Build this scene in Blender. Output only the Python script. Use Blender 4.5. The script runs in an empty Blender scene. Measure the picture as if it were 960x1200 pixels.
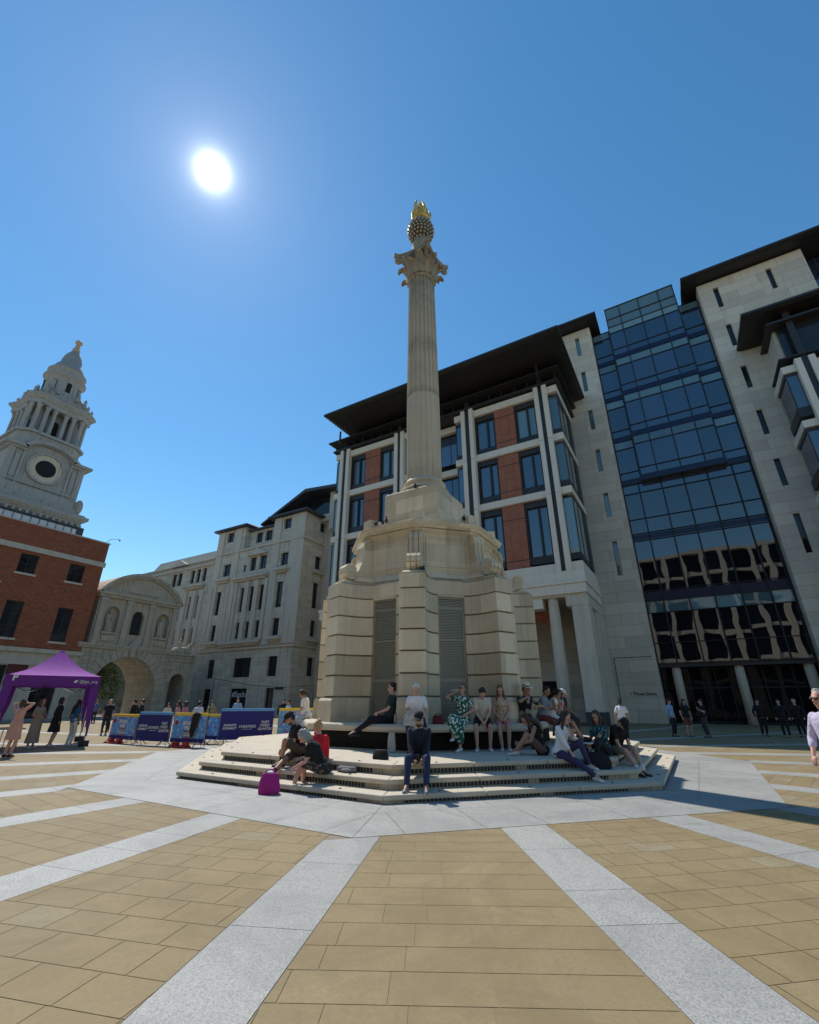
SKY_S = .125
SUN_S = 3.8
EXPO = .18
import bpy, bmesh, math, random
from mathutils import Vector, Matrix, Euler
R = math.radians
PI = math.pi
random.seed(7)
scn = bpy.context.scene
COL = scn.collection
# ---------------------------------------------------------------- materials
def newmat(name):
    m = bpy.data.materials.new(name); m.use_nodes = True
    nt = m.node_tree
    b = nt.nodes['Principled BSDF']
    return m, nt, b
def N(nt, t, **k):
    n = nt.nodes.new(t)
    for a, v in k.items(): setattr(n, a, v)
    return n
def rgb(c): return (c[0], c[1], c[2], 1)
def mixc(nt, fac, a, b, mode='MIX'):
    n = N(nt, 'ShaderNodeMix', data_type='RGBA', blend_type=mode)
    for s, v in ((0, fac), (6, a), (7, b)):
        if isinstance(v, (int, float)): n.inputs[s].default_value = v
        elif isinstance(v, tuple): n.inputs[s].default_value = rgb(v)
        else: nt.links.new(v, n.inputs[s])
    return n.outputs[2]
def noise(nt, scale, detail=4, vec=None, rough=.55, dist=0):
    n = N(nt, 'ShaderNodeTexNoise'); n.inputs['Scale'].default_value = scale
    n.inputs['Detail'].default_value = detail; n.inputs['Roughness'].default_value = rough
    n.inputs['Distortion'].default_value = dist
    if vec is not None: nt.links.new(vec, n.inputs['Vector'])
    return n.outputs['Fac']
def ramp(nt, fac, stops):
    r = N(nt, 'ShaderNodeValToRGB'); nt.links.new(fac, r.inputs[0])
    e = r.color_ramp.elements
    while len(e) < len(stops): e.new(.5)
    for i, (p, c) in enumerate(stops):
        e[i].position = p; e[i].color = rgb(c if isinstance(c, tuple) else (c, c, c))
    return r.outputs[0]
def geo(nt): return N(nt, 'ShaderNodeNewGeometry').outputs['Position']
def bump(nt, b, h, strength=.3, dist=.02):
    n = N(nt, 'ShaderNodeBump'); n.inputs['Strength'].default_value = strength
    n.inputs['Distance'].default_value = dist; nt.links.new(h, n.inputs['Height'])
    nt.links.new(n.outputs[0], b.inputs['Normal']); return n
def scl(c, f): return (c[0]*f, c[1]*f, c[2]*f)
def wallvec(nt):
    s = N(nt, 'ShaderNodeSeparateXYZ'); nt.links.new(geo(nt), s.inputs[0])
    a = N(nt, 'ShaderNodeMath', operation='ADD')
    nt.links.new(s.outputs[0], a.inputs[0]); nt.links.new(s.outputs[1], a.inputs[1])
    c = N(nt, 'ShaderNodeCombineXYZ'); nt.links.new(a.outputs[0], c.inputs[0]); nt.links.new(s.outputs[2], c.inputs[1])
    return c.outputs[0]
def stone(name, col, var=.12, stain=.35, rough=.85, courses=None, streak=True, dark=(.12,.11,.09)):
    m, nt, b = newmat(name)
    P = geo(nt)
    n1 = noise(nt, .9, 6, P); n2 = noise(nt, 9, 5, P)
    c = mixc(nt, n1, scl(col, 1-var), scl(col, 1+var))
    c = mixc(nt, ramp(nt, n2, [(.35, .0), (.75, .35)]), c, scl(col, .8))
    if streak:
        mp = N(nt, 'ShaderNodeMapping'); nt.links.new(P, mp.inputs[0]); mp.inputs['Scale'].default_value = (2.2, 2.2, .16)
        s = noise(nt, 1.3, 7, mp.outputs[0], .65)
        c = mixc(nt, ramp(nt, s, [(.5, 0.0), (.78, stain)]), c, dark)
    h = n2
    if courses:
        bw, rh, mort, jc = courses
        br = N(nt, 'ShaderNodeTexBrick'); nt.links.new(wallvec(nt), br.inputs['Vector'])
        br.inputs['Scale'].default_value = 1; br.inputs['Brick Width'].default_value = bw
        br.inputs['Row Height'].default_value = rh; br.inputs['Mortar Size'].default_value = mort
        br.inputs['Mortar Smooth'].default_value = .1
        br.inputs['Color1'].default_value = (.86, .86, .86, 1); br.inputs['Color2'].default_value = (1.1, 1.1, 1.08, 1)
        br.inputs['Mortar'].default_value = rgb((jc, jc, jc))
        c = mixc(nt, 1.0, c, br.outputs['Color'], 'MULTIPLY')
        bump(nt, b, br.outputs['Fac'], .6, -.03)
    else:
        bump(nt, b, n2, .35, .01)
    nt.links.new(c, b.inputs['Base Color']); b.inputs['Roughness'].default_value = rough
    return m
def plain(name, col, rough=.6, metal=0, var=.1, ns=20, bmp=.15, bd=.004):
    m, nt, b = newmat(name)
    tc = N(nt, 'ShaderNodeTexCoord').outputs['Object']
    n = noise(nt, ns, 4, tc)
    nt.links.new(mixc(nt, n, scl(col, 1-var), scl(col, 1+var)), b.inputs['Base Color'])
    b.inputs['Roughness'].default_value = rough; b.inputs['Metallic'].default_value = metal
    bump(nt, b, n, bmp, bd)
    return m
def glassm(name, col, ior=2.1, rough=.02, wob=.05, wscale=.35, metal=0):
    m, nt, b = newmat(name)
    P = geo(nt)
    oi = N(nt, 'ShaderNodeObjectInfo').outputs['Random']
    nt.links.new(mixc(nt, oi, scl(col, .6), scl(col, 1.5)), b.inputs['Base Color'])
    b.inputs['Roughness'].default_value = rough; b.inputs['IOR'].default_value = ior
    b.inputs['Metallic'].default_value = metal
    bump(nt, b, noise(nt, wscale, 1, P), wob, .5)
    return m
def cloth(name, col, pattern=None, col2=(.8,.8,.8), scale=18, col3=None):
    m, nt, b = newmat(name)
    tc = N(nt, 'ShaderNodeTexCoord').outputs['Object']
    n = noise(nt, 7, 4, tc, .6)
    c = mixc(nt, n, scl(col, .82), scl(col, 1.15))
    if pattern == 'floral':
        v = N(nt, 'ShaderNodeTexVoronoi'); v.inputs['Scale'].default_value = scale; nt.links.new(tc, v.inputs['Vector'])
        f = ramp(nt, v.outputs['Distance'], [(.36, 1.0), (.44, 0.0)])
        c = mixc(nt, f, c, col2)
        if col3:
            v2 = N(nt, 'ShaderNodeTexVoronoi'); v2.inputs['Scale'].default_value = scale*.7; nt.links.new(tc, v2.inputs['Vector'])
            c = mixc(nt, ramp(nt, v2.outputs['Distance'], [(.2, 1.0), (.28, 0.0)]), c, col3)
    if pattern == 'check':
        v = N(nt, 'ShaderNodeTexChecker'); v.inputs['Scale'].default_value = scale; nt.links.new(tc, v.inputs['Vector'])
        c = mixc(nt, v.outputs['Fac'], c, col2)
    nt.links.new(c, b.inputs['Base Color']); b.inputs['Roughness'].default_value = .9
    bump(nt, b, noise(nt, 14, 3, tc, .5, .8), .7, .02)
    return m
MAT = {}
MAT['portland'] = stone('portland_stone', (.62,.55,.44), stain=.4)
MAT['portland_wall'] = stone('portland_stone_wall', (.62,.555,.445), stain=.55, courses=(1.5,.5,.012,.66))
MAT['monument_joint'] = stone('monument_joint_stone', (.30,.24,.16), stain=.6)
MAT['portland_dark'] = stone('weathered_portland_stone', (.50,.44,.34), stain=.75, courses=(1.1,.42,.012,.6))
MAT['portland_dark_plain'] = stone('weathered_carved_stone', (.52,.46,.355), stain=.75)
MAT['tower_stone'] = stone('cathedral_stone', (.33,.325,.30), stain=.9)
MAT['ashlar'] = stone('ashlar_wall', (.63,.565,.465), var=.1, stain=.22, courses=(3.4,.95,.014,.62))
MAT['frame_stone'] = stone('pale_frame_stone', (.76,.70,.59), var=.05, stain=.12)
MAT['monument'] = stone('monument_limestone', (.76,.65,.475), var=.2, stain=.4, dark=(.24,.20,.14))
MAT['monument_shaft'] = stone('monument_shaft_stone', (.66,.565,.41), var=.18, stain=.5, dark=(.12,.11,.085))
MAT['capital'] = stone('weathered_capital_stone', (.40,.33,.23), var=.3, stain=.85)
def block_tones(m, bw, rh, z0, lo=.76, hi=1.10):
    nt = m.node_tree; b = nt.nodes['Principled BSDF']; src = b.inputs['Base Color'].links[0].from_socket
    mp = N(nt, 'ShaderNodeMapping'); nt.links.new(wallvec(nt), mp.inputs[0]); mp.inputs['Location'].default_value = (0, -z0, 0)
    br = N(nt, 'ShaderNodeTexBrick'); nt.links.new(mp.outputs[0], br.inputs['Vector']); br.inputs['Scale'].default_value = 1; br.inputs['Brick Width'].default_value = bw; br.inputs['Row Height'].default_value = rh
    br.inputs['Mortar Size'].default_value = .003; br.inputs['Mortar'].default_value = (.6,.6,.6,1); br.inputs['Color1'].default_value = (lo,lo,lo*.98,1); br.inputs['Color2'].default_value = (hi,hi,hi,1)
    nt.links.new(mixc(nt, 1.0, src, br.outputs['Color'], 'MULTIPLY'), b.inputs['Base Color'])
block_tones(MAT['monument'], 1.15, .565, .045)
def weather_bands(m, bands):
    nt = m.node_tree; b = nt.nodes['Principled BSDF']; src = b.inputs['Base Color'].links[0].from_socket
    s = N(nt, 'ShaderNodeSeparateXYZ'); nt.links.new(geo(nt), s.inputs[0]); mr = N(nt, 'ShaderNodeMapRange'); nt.links.new(s.outputs[2], mr.inputs[0]); mr.inputs[1].default_value = 9; mr.inputs[2].default_value = 22
    f = ramp(nt, mr.outputs[0], [((z-9)/13, v) for z, v in bands]); n = noise(nt, 2.5, 6, geo(nt), .65)
    k = N(nt, 'ShaderNodeMath', operation='MULTIPLY'); nt.links.new(f, k.inputs[0]); nt.links.new(ramp(nt, n, [(.3, .35), (.65, 1.0)]), k.inputs[1])
    nt.links.new(mixc(nt, k.outputs[0], src, (.10,.085,.06)), b.inputs['Base Color'])
weather_bands(MAT['monument_shaft'], [(9.2,.1),(9.9,.35),(10.4,.08),(13.5,.12),(13.62,.5),(14.0,.12),(15.7,.12),(16.1,.42),(16.5,.42),(16.7,.15),(19.5,.45),(20.6,.8)])
MAT['capital_bell'] = stone('shaded_capital_stone', (.17,.14,.10), var=.3, stain=.7)  # bell darkened behind the leaves for relief, shade put into its colour
MAT['step'] = stone('step_limestone', (.56,.49,.385), var=.12, stain=.3, dark=(.22,.2,.16))
MAT['darkmetal'] = plain('dark_metal', (.03,.028,.028), .45, 0, .2)
MAT['eave'] = plain('eave_metal', (.022,.019,.018), .5, 0, .25, ns=1.5)
MAT['greymetal'] = plain('grey_metal', (.35,.36,.37), .4, .6)
MAT['slate'] = plain('slate_roof', (.045,.048,.055), .6, 0, .25, ns=3)
MAT['lead'] = plain('lead_roof', (.24,.245,.24), .6, 0, .2, ns=1)
MAT['grille'] = plain('grille_metal', (.30,.30,.25), .55, .2, .2)
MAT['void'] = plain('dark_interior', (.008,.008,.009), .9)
MAT['gold'] = plain('gilding', (.72,.50,.15), .5, .85, .15, ns=4)
MAT['urn'] = plain('dark_bronze_urn', (.10,.075,.05), .5, .4, .3)
MAT['glass'] = glassm('tinted_glass', (.03,.055,.095), 2.3)
MAT['glass_teal'] = glassm('teal_glass', (.13,.22,.25), 1.9)
MAT['glass_dark'] = glassm('dark_window_glass', (.018,.021,.025), 1.5, .04, .03)
MAT['curtain'] = glassm('curtain_wall_glass', (.014,.032,.070), 2.2, .015, .03, .7)
MAT['curtain_dark'] = glassm('mirror_dark_glass', (.004,.006,.010), 2.2, .012, .016, .5)
MAT['lobby_glass'] = glassm('lobby_glass', (.006,.006,.007), 1.22, .02, .04, .4)
MAT['spandrel'] = plain('navy_spandrel', (.008,.012,.04), .25, 0, .1)
MAT['purple'] = cloth('purple_canvas', (.15,.03,.25))
MAT['white'] = plain('white_print', (.75,.75,.75), .6)
MAT['navybanner'] = cloth('navy_banner', (.035,.03,.19))
MAT['bluebanner'] = cloth('light_blue_banner', (.13,.36,.72), 'floral', (.32,.55,.80), 7, (.5,.1,.2))
MAT['yellow'] = cloth('yellow_banner', (.85,.55,.06))
MAT['bluetop'] = cloth('blue_banner_edge', (.14,.36,.65))
MAT['red'] = plain('red_plastic', (.45,.02,.03), .5)
MAT['black'] = plain('black_plastic', (.012,.012,.013), .6)
MAT['bark'] = plain('bark', (.08,.06,.045), .9, ns=9)
def leafm():
    m, nt, b = newmat('foliage')
    oi = noise(nt, 1.2, 3, geo(nt))
    nt.links.new(mixc(nt, oi, (.03,.06,.015), (.09,.14,.035)), b.inputs['Base Color']); b.inputs['Roughness'].default_value = .6
    return m
MAT['leaf'] = leafm()
def brickm(name, c1, c2, mort, bw=.23, rh=.085, ms=.010, off=.5):
    m, nt, b = newmat(name)
    br = N(nt, 'ShaderNodeTexBrick', offset=off); nt.links.new(wallvec(nt), br.inputs['Vector'])
    br.inputs['Scale'].default_value = 1; br.inputs['Brick Width'].default_value = bw
    br.inputs['Row Height'].default_value = rh; br.inputs['Mortar Size'].default_value = ms
    br.inputs['Color1'].default_value = rgb(c1); br.inputs['Color2'].default_value = rgb(c2); br.inputs['Mortar'].default_value = rgb(mort)
    n = noise(nt, .8, 5, geo(nt))
    nt.links.new(mixc(nt, ramp(nt, n, [(.4, 0.0), (.8, .5)]), br.outputs['Color'], scl(c1, .55)), b.inputs['Base Color'])
    b.inputs['Roughness'].default_value = .85
    bump(nt, b, br.outputs['Fac'], .5, -.01)
    return m
MAT['brick'] = brickm('red_brick', (.48,.15,.065), (.33,.09,.042), (.12,.07,.05), .42, .16, .022)
MAT['terracotta'] = brickm('terracotta_panel', (.42,.16,.095), (.37,.135,.08), (.07,.03,.025), .82, .20, .012, 0)
# paving: per-slab tint comes from a face attribute made with the slabs
def pavem(name, cols, grain_scale, grain, rough, speck=None, var=.12, stainc=None):
    m, nt, b = newmat(name)
    at = N(nt, 'ShaderNodeAttribute', attribute_name='tint')
    P = geo(nt)
    c = ramp(nt, at.outputs['Fac'], cols)
    big = noise(nt, .35, 5, P); med = noise(nt, 3.2, 6, P, .6, .6)
    c = mixc(nt, ramp(nt, med, [(.3, 0.0), (.75, var*3)]), c, stainc or scl(cols[0][1], .7))
    c = mixc(nt, ramp(nt, big, [(.4, 0.0), (.7, .25)]), c, scl(cols[-1][1], 1.12))
    dirt = noise(nt, .8, 8, P, .72, 1.2)
    c = mixc(nt, ramp(nt, dirt, [(.46, 0.0), (.6, .38), (.8, .6)]), c, scl(cols[0][1], .5))
    if speck:
        sp = noise(nt, 55, 2, P, .8)
        c = mixc(nt, ramp(nt, sp, [(.42, .75), (.52, 0.0)]), c, speck)
        sp2 = noise(nt, 130, 1, P)
        c = mixc(nt, ramp(nt, sp2, [(.56, 0.0), (.68, .3)]), c, (.75,.75,.73))
    g = noise(nt, grain_scale, 5, P, .65)
    c = mixc(nt, g, c, scl(cols[0][1], .85)) if not speck else c
    v = N(nt, 'ShaderNodeTexVoronoi'); v.inputs['Scale'].default_value = 1.3; nt.links.new(P, v.inputs['Vector'])
    c = mixc(nt, ramp(nt, v.outputs['Distance'], [(.018, .75), (.03, 0.0)]), c, scl(cols[0][1], .35))
    nt.links.new(c, b.inputs['Base Color']); b.inputs['Roughness'].default_value = rough
    bump(nt, b, g, .4, grain)
    return m
MAT['sandpave'] = pavem('yorkstone_paving', [(0.0,(.24,.172,.08)),(.45,(.315,.235,.113)),(.8,(.365,.28,.138)),(1.0,(.365,.33,.24))], 26, .006, .8, var=.13, stainc=(.20,.16,.082))
MAT['granite'] = pavem('granite_paving', [(0.0,(.335,.33,.305)),(.5,(.375,.368,.338)),(1.0,(.415,.405,.37))], 30, .003, .6, speck=(.20,.21,.215), var=.06)
MAT['joint'] = plain('paving_joint', (.25,.205,.145), .95, 0, .2, ns=3)
MAT['outer'] = plain('outer_paving', (.33,.31,.27), .85, 0, .25, ns=.5)
# ---------------------------------------------------------------- mesh helpers
LOC = {}
class MB:
    def __init__(s): s.bm = bmesh.new()
    def face(s, pts):
        try: return s.bm.faces.new([s.bm.verts.new(p) for p in pts])
        except ValueError: return None
    def box(s, x0, x1, y0, y1, z0, z1):
        v = [s.bm.verts.new(p) for p in ((x0,y0,z0),(x1,y0,z0),(x1,y1,z0),(x0,y1,z0),(x0,y0,z1),(x1,y0,z1),(x1,y1,z1),(x0,y1,z1))]
        for f in ((0,3,2,1),(4,5,6,7),(0,1,5,4),(1,2,6,5),(2,3,7,6),(3,0,4,7)): s.bm.faces.new([v[i] for i in f])
        return s
    def obox(s, O, ex, ey, x0, x1, y0, y1, z0, z1):
        """box in a frame with origin O and horizontal unit axes ex, ey"""
        n0 = len(s.bm.verts); s.box(x0, x1, y0, y1, z0, z1); s.bm.verts.ensure_lookup_table()
        for v in s.bm.verts[n0:]:
            x, y, z = v.co; v.co = (O[0]+ex[0]*x+ey[0]*y, O[1]+ex[1]*x+ey[1]*y, O[2]+z)
        return s
    def prism(s, poly, z0, z1, poly2=None):
        p2 = poly2 or poly; n = len(poly)
        a = [s.bm.verts.new((x, y, z0)) for x, y in poly]; b = [s.bm.verts.new((x, y, z1)) for x, y in p2]
        s.bm.faces.new(a[::-1]); s.bm.faces.new(b)
        for i in range(n): s.bm.faces.new((a[i], a[(i+1)%n], b[(i+1)%n], b[i]))
        return s
    def extr(s, prof, O, eu, ez, en, w0, w1):
        """profile (u,z) extruded along en from w0 to w1"""
        O, eu, ez, en = map(Vector, (O, eu, ez, en)); n = len(prof)
        a = [s.bm.verts.new(O+eu*u+ez*z+en*w0) for u, z in prof]; b = [s.bm.verts.new(O+eu*u+ez*z+en*w1) for u, z in prof]
        s.bm.faces.new(a[::-1]); s.bm.faces.new(b)
        for i in range(n): s.bm.faces.new((a[i], a[(i+1)%n], b[(i+1)%n], b[i]))
        return s
    def lathe(s, prof, c=(0,0,0), n=32, smooth=True):
        rings = []
        for r, z in prof:
            rings.append([s.bm.verts.new((c[0]+r*math.cos(2*PI*i/n), c[1]+r*math.sin(2*PI*i/n), c[2]+z)) for i in range(n)])
        for a, b in zip(rings, rings[1:]):
            for i in range(n):
                f = s.bm.faces.new((a[i], a[(i+1)%n], b[(i+1)%n], b[i])); f.smooth = smooth
        s.bm.faces.new(rings[0][::-1]); s.bm.faces.new(rings[-1])
        return s
    def tube(s, pts, rad, n=8, smooth=True):
        pts = [Vector(p) for p in pts]; rings = []
        rr = rad if isinstance(rad, (list, tuple)) else [rad]*len(pts)
        for i, p in enumerate(pts):
            d = (pts[min(i+1, len(pts)-1)]-pts[max(i-1, 0)]).normalized()
            u = d.orthogonal().normalized() if i == 0 else (u - d*u.dot(d)).normalized()
            v = d.cross(u)
            rings.append([s.bm.verts.new(p+(u*math.cos(2*PI*k/n)+v*math.sin(2*PI*k/n))*rr[i]) for k in range(n)])
        for a, b in zip(rings, rings[1:]):
            for k in range(n):
                f = s.bm.faces.new((a[k], a[(k+1)%n], b[(k+1)%n], b[k])); f.smooth = smooth
        s.bm.faces.new(rings[0][::-1]); s.bm.faces.new(rings[-1])
        return s
    def cap(s, p0, p1, r0, r1, n=10, sq=None):
        """tapered capsule"""
        p0, p1 = Vector(p0), Vector(p1); d = p1-p0
        L = d.length
        if L < 1e-5: d = Vector((0,0,1)); L = 1e-5
        d = d/L; u = d.orthogonal().normalized(); v = d.cross(u); rings = []
        for t, r, off in [(0, r0*math.cos(a), -r0*math.sin(a)) for a in (R(75), R(40))] + [(0, r0, 0), (1, r1, 0)] + [(1, r1*math.cos(a), r1*math.sin(a)) for a in (R(40), R(75))]:
            c = p0 + d*(L*t+off)
            rings.append([s.bm.verts.new(c+(u*math.cos(2*PI*k/n)+v*math.sin(2*PI*k/n))*r) for k in range(n)])
        for a, b in zip(rings, rings[1:]):
            for k in range(n): s.bm.faces.new((a[k], a[(k+1)%n], b[(k+1)%n], b[k])).smooth = True
        s.bm.faces.new(rings[0][::-1]); s.bm.faces.new(rings[-1])
        return s
    def ell(s, c, r, M=None, n=14, m=8):
        M = M or Matrix.Identity(3); c = Vector(c); rings = []
        for j in range(1, m):
            t = PI*j/m
            rings.append([s.bm.verts.new(c+M@Vector((r[0]*math.sin(t)*math.cos(2*PI*k/n), r[1]*math.sin(t)*math.sin(2*PI*k/n), -r[2]*math.cos(t)))) for k in range(n)])
        for a, b in zip(rings, rings[1:]):
            for k in range(n): s.bm.faces.new((a[k], a[(k+1)%n], b[(k+1)%n], b[k])).smooth = True
        a = s.bm.verts.new(c+M@Vector((0,0,-r[2]))); b = s.bm.verts.new(c+M@Vector((0,0,r[2])))
        for k in range(n):
            s.bm.faces.new((a, rings[0][(k+1)%n], rings[0][k])).smooth = True
            s.bm.faces.new((b, rings[-1][k], rings[-1][(k+1)%n])).smooth = True
        return s
    def build(s, name, mat, parent=None, bevel=0, smooth=False, local=False):
        bmesh.ops.recalc_face_normals(s.bm, faces=s.bm.faces)
        off = Vector((0,0,0))
        if parent is not None and not local:
            off = LOC.get(parent.name, Vector((0,0,0)))
            bmesh.ops.translate(s.bm, verts=s.bm.verts, vec=-off)
        me = bpy.data.meshes.new(name); s.bm.to_mesh(me); s.bm.free()
        if smooth: me.polygons.foreach_set('use_smooth', [True]*len(me.polygons))
        o = bpy.data.objects.new(name, me); COL.objects.link(o)
        me.materials.append(MAT[mat] if isinstance(mat, str) else mat)
        if parent is not None: o.parent = parent; LOC[o.name] = off
        if bevel:
            md = o.modifiers.new('bevel', 'BEVEL'); md.width = bevel; md.segments = 2; md.limit_method = 'ANGLE'
        return o
def islands(mb, name, mat, parent, bevel=0):
    """build every loose piece of a mesh as a part of its own"""
    bm = mb.bm; seen = set(); out = []
    for v0 in list(bm.verts):
        if v0 in seen: continue
        st = [v0]; comp = set()
        while st:
            v = st.pop()
            if v in comp: continue
            comp.add(v); st += [e.other_vert(v) for e in v.link_edges]
        seen |= comp; n = MB(); mp = {v: n.bm.verts.new(v.co) for v in comp}
        for f in {f for v in comp for f in v.link_faces}: n.bm.faces.new([mp[v] for v in f.verts])
        out.append(n.build(name, mat, parent, bevel=bevel))
    bm.free(); return out
def thing(name, label, cat, loc=(0,0,0), rz=0, group=None):
    o = bpy.data.objects.new(name, None); COL.objects.link(o)
    o.location = loc; o.rotation_euler = (0,0,rz); o.empty_display_size = .3
    LOC[o.name] = Vector(loc)
    tag(o, label, cat, group); return o
def tag(o, label, cat, group=None):
    o['label'] = label; o['category'] = cat
    if group: o['group'] = group
    return o
def struct(o): o['kind'] = 'structure'; return o
def dup(root, loc, rz=0, label=None):
    r = root.copy(); COL.objects.link(r); r.location = loc; r.rotation_euler = (0,0,rz)
    if label: r['label'] = label
    for ch in list(root.children):
        c = ch.copy(); COL.objects.link(c); c.parent = r
        for g in list(ch.children):
            d = g.copy(); COL.objects.link(d); d.parent = c
    return r
def clip(poly, nx, ny, d):
    """keep nx*x+ny*y >= d"""
    out = []
    for i in range(len(poly)):
        a, b = poly[i], poly[(i+1)%len(poly)]
        da, db = nx*a[0]+ny*a[1]-d, nx*b[0]+ny*b[1]-d
        if da >= 0: out.append(a)
        if (da >= 0) != (db >= 0):
            t = da/(da-db); out.append((a[0]+(b[0]-a[0])*t, a[1]+(b[1]-a[1])*t))
    return out
def pol(r, deg): return (r*math.cos(R(deg)), r*math.sin(R(deg)))
def facade(mb, O, eu, en, u0, u1, z0, z1, holes, depth):
    """wall sheet in the plane through O along eu, outward normal en, with rectangular holes (u0,u1,z0,z1) and reveals"""
    us = sorted({u0, u1, *[h[0] for h in holes], *[h[1] for h in holes]}); zs = sorted({z0, z1, *[h[2] for h in holes], *[h[3] for h in holes]})
    us = [u for u in us if u0-1e-6 <= u <= u1+1e-6]; zs = [z for z in zs if z0-1e-6 <= z <= z1+1e-6]
    Q = lambda u, z, d=0: (O[0]+eu[0]*u-en[0]*d, O[1]+eu[1]*u-en[1]*d, O[2]+z)
    for a, b in zip(us, us[1:]):
        for c, d in zip(zs, zs[1:]):
            mu, mz = (a+b)/2, (c+d)/2
            if any(h[0] < mu < h[1] and h[2] < mz < h[3] for h in holes): continue
            mb.face([Q(a,c), Q(b,c), Q(b,d), Q(a,d)])
    for a, b, c, d in holes:
        mb.face([Q(a,c), Q(a,d), Q(a,d,depth), Q(a,c,depth)]); mb.face([Q(b,c), Q(b,d), Q(b,d,depth), Q(b,c,depth)])
        mb.face([Q(a,c), Q(b,c), Q(b,c,depth), Q(a,c,depth)]); mb.face([Q(a,d), Q(b,d), Q(b,d,depth), Q(a,d,depth)])
def archpart(mb, O, eu, en, u0, u1, z0, z1, c, hw, zs, depth, n=18):
    """wall sheet u0..u1 x z0..z1 with an arched opening centred c, half width hw, springing zs; with soffit"""
    Q = lambda u, z, d=0: (O[0]+eu[0]*u-en[0]*d, O[1]+eu[1]*u-en[1]*d, O[2]+z)
    for a, b in ((u0, c-hw), (c+hw, u1)):
        if b-a > 1e-4: mb.face([Q(a,z0), Q(b,z0), Q(b,z1), Q(a,z1)])
    pts = [(c-hw*math.cos(PI*i/n), zs+hw*math.sin(PI*i/n)) for i in range(n+1)]
    for (a, za), (b, zb) in zip(pts, pts[1:]):
        mb.face([Q(a,za), Q(b,zb), Q(b,z1), Q(a,z1)])
        mb.face([Q(a,za), Q(b,zb), Q(b,zb,depth), Q(a,za,depth)])
    for u in (c-hw, c+hw):
        if zs > z0: mb.face([Q(u,z0), Q(u,zs), Q(u,zs,depth), Q(u,z0,depth)])
def pane(O, eu, en, u0, u1, z0, z1, d, mat, parent, name='window', bars=(1,1), frame=.06, fmat='darkmetal', fproud=.05):
    """one window: glass sheet with thickness at depth d behind the wall plane and its frame as a sub-part"""
    ey = (-en[0], -en[1])
    w = MB().obox(O, eu, ey, u0, u1, d, d+.03, z0, z1).build(name, mat, parent)
    if frame:
        f = MB(); y0, y1 = d-fproud, d-.003
        f.obox(O, eu, ey, u0, u0+frame, y0, y1, z0, z1); f.obox(O, eu, ey, u1-frame, u1, y0, y1, z0, z1)
        f.obox(O, eu, ey, u0+frame, u1-frame, y0, y1, z0, z0+frame); f.obox(O, eu, ey, u0+frame, u1-frame, y0, y1, z1-frame, z1)
        for i in range(1, bars[0]):
            u = u0+(u1-u0)*i/bars[0]; f.obox(O, eu, ey, u-frame*.35, u+frame*.35, y0+.01, y1, z0+frame, z1-frame)
        for i in range(1, bars[1]):
            z = z0+(z1-z0)*i/bars[1]; f.obox(O, eu, ey, u0+frame, u1-frame, y0+.015, y1, z-frame*.35, z+frame*.35)
        f.build('window_frame', fmat, w)
    return w
def text(s, size, O, eu, en, mat, parent, name='lettering', align='CENTER', bold=0, out=.004):
    cu = bpy.data.curves.new(name, 'FONT'); cu.body = s; cu.size = size; cu.align_x = align; cu.align_y = 'CENTER'
    cu.extrude = .002; cu.offset = bold; cu.materials.append(MAT[mat])
    o = bpy.data.objects.new(name, cu); COL.objects.link(o)
    eu, en = Vector(eu).normalized(), Vector(en).normalized(); up = en.cross(eu)
    M = Matrix((eu, up, en)).transposed().to_4x4()
    off = LOC.get(parent.name, Vector((0,0,0))) if parent else Vector((0,0,0))
    M.translation = Vector(O)+en*out-off
    o.matrix_local = M
    if parent: o.parent = parent; o.matrix_local = M
    BAKE.append(o); return o
BAKE = []
# ================================================================ CAMERA, SKY, SUN
cam = bpy.data.cameras.new('camera'); co = bpy.data.objects.new('camera', cam); COL.objects.link(co)
co.location = (7.69, -14.16, 1.6); co.rotation_euler = (R(90+22.77), 0, R(30.6))
cam.sensor_fit = 'HORIZONTAL'; cam.sensor_width = 36; cam.lens = 36*529/960; cam.clip_end = 3000; cam.clip_start = .05
scn.camera = co
SUN = Vector((-.6967, .3201, 1.0825)).normalized()
w = bpy.data.worlds.new('World'); scn.world = w; w.use_nodes = True
nt = w.node_tree; bg = nt.nodes['Background']; wo = nt.nodes['World Output']
sky = N(nt, 'ShaderNodeTexSky', sky_type='NISHITA'); sky.sun_disc = False
sky.sun_elevation = math.asin(SUN.z); sky.sun_rotation = math.atan2(SUN.x, SUN.y)
sky.air_density = 1.2; sky.dust_density = .05; sky.ozone_density = 2.5
hsv = N(nt, 'ShaderNodeHueSaturation'); hsv.inputs['Saturation'].default_value = 1.26; hsv.inputs['Hue'].default_value = .492; nt.links.new(sky.outputs[0], hsv.inputs['Color']); nt.links.new(hsv.outputs[0], bg.inputs[0]); bg.inputs[1].default_value = SKY_S
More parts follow.
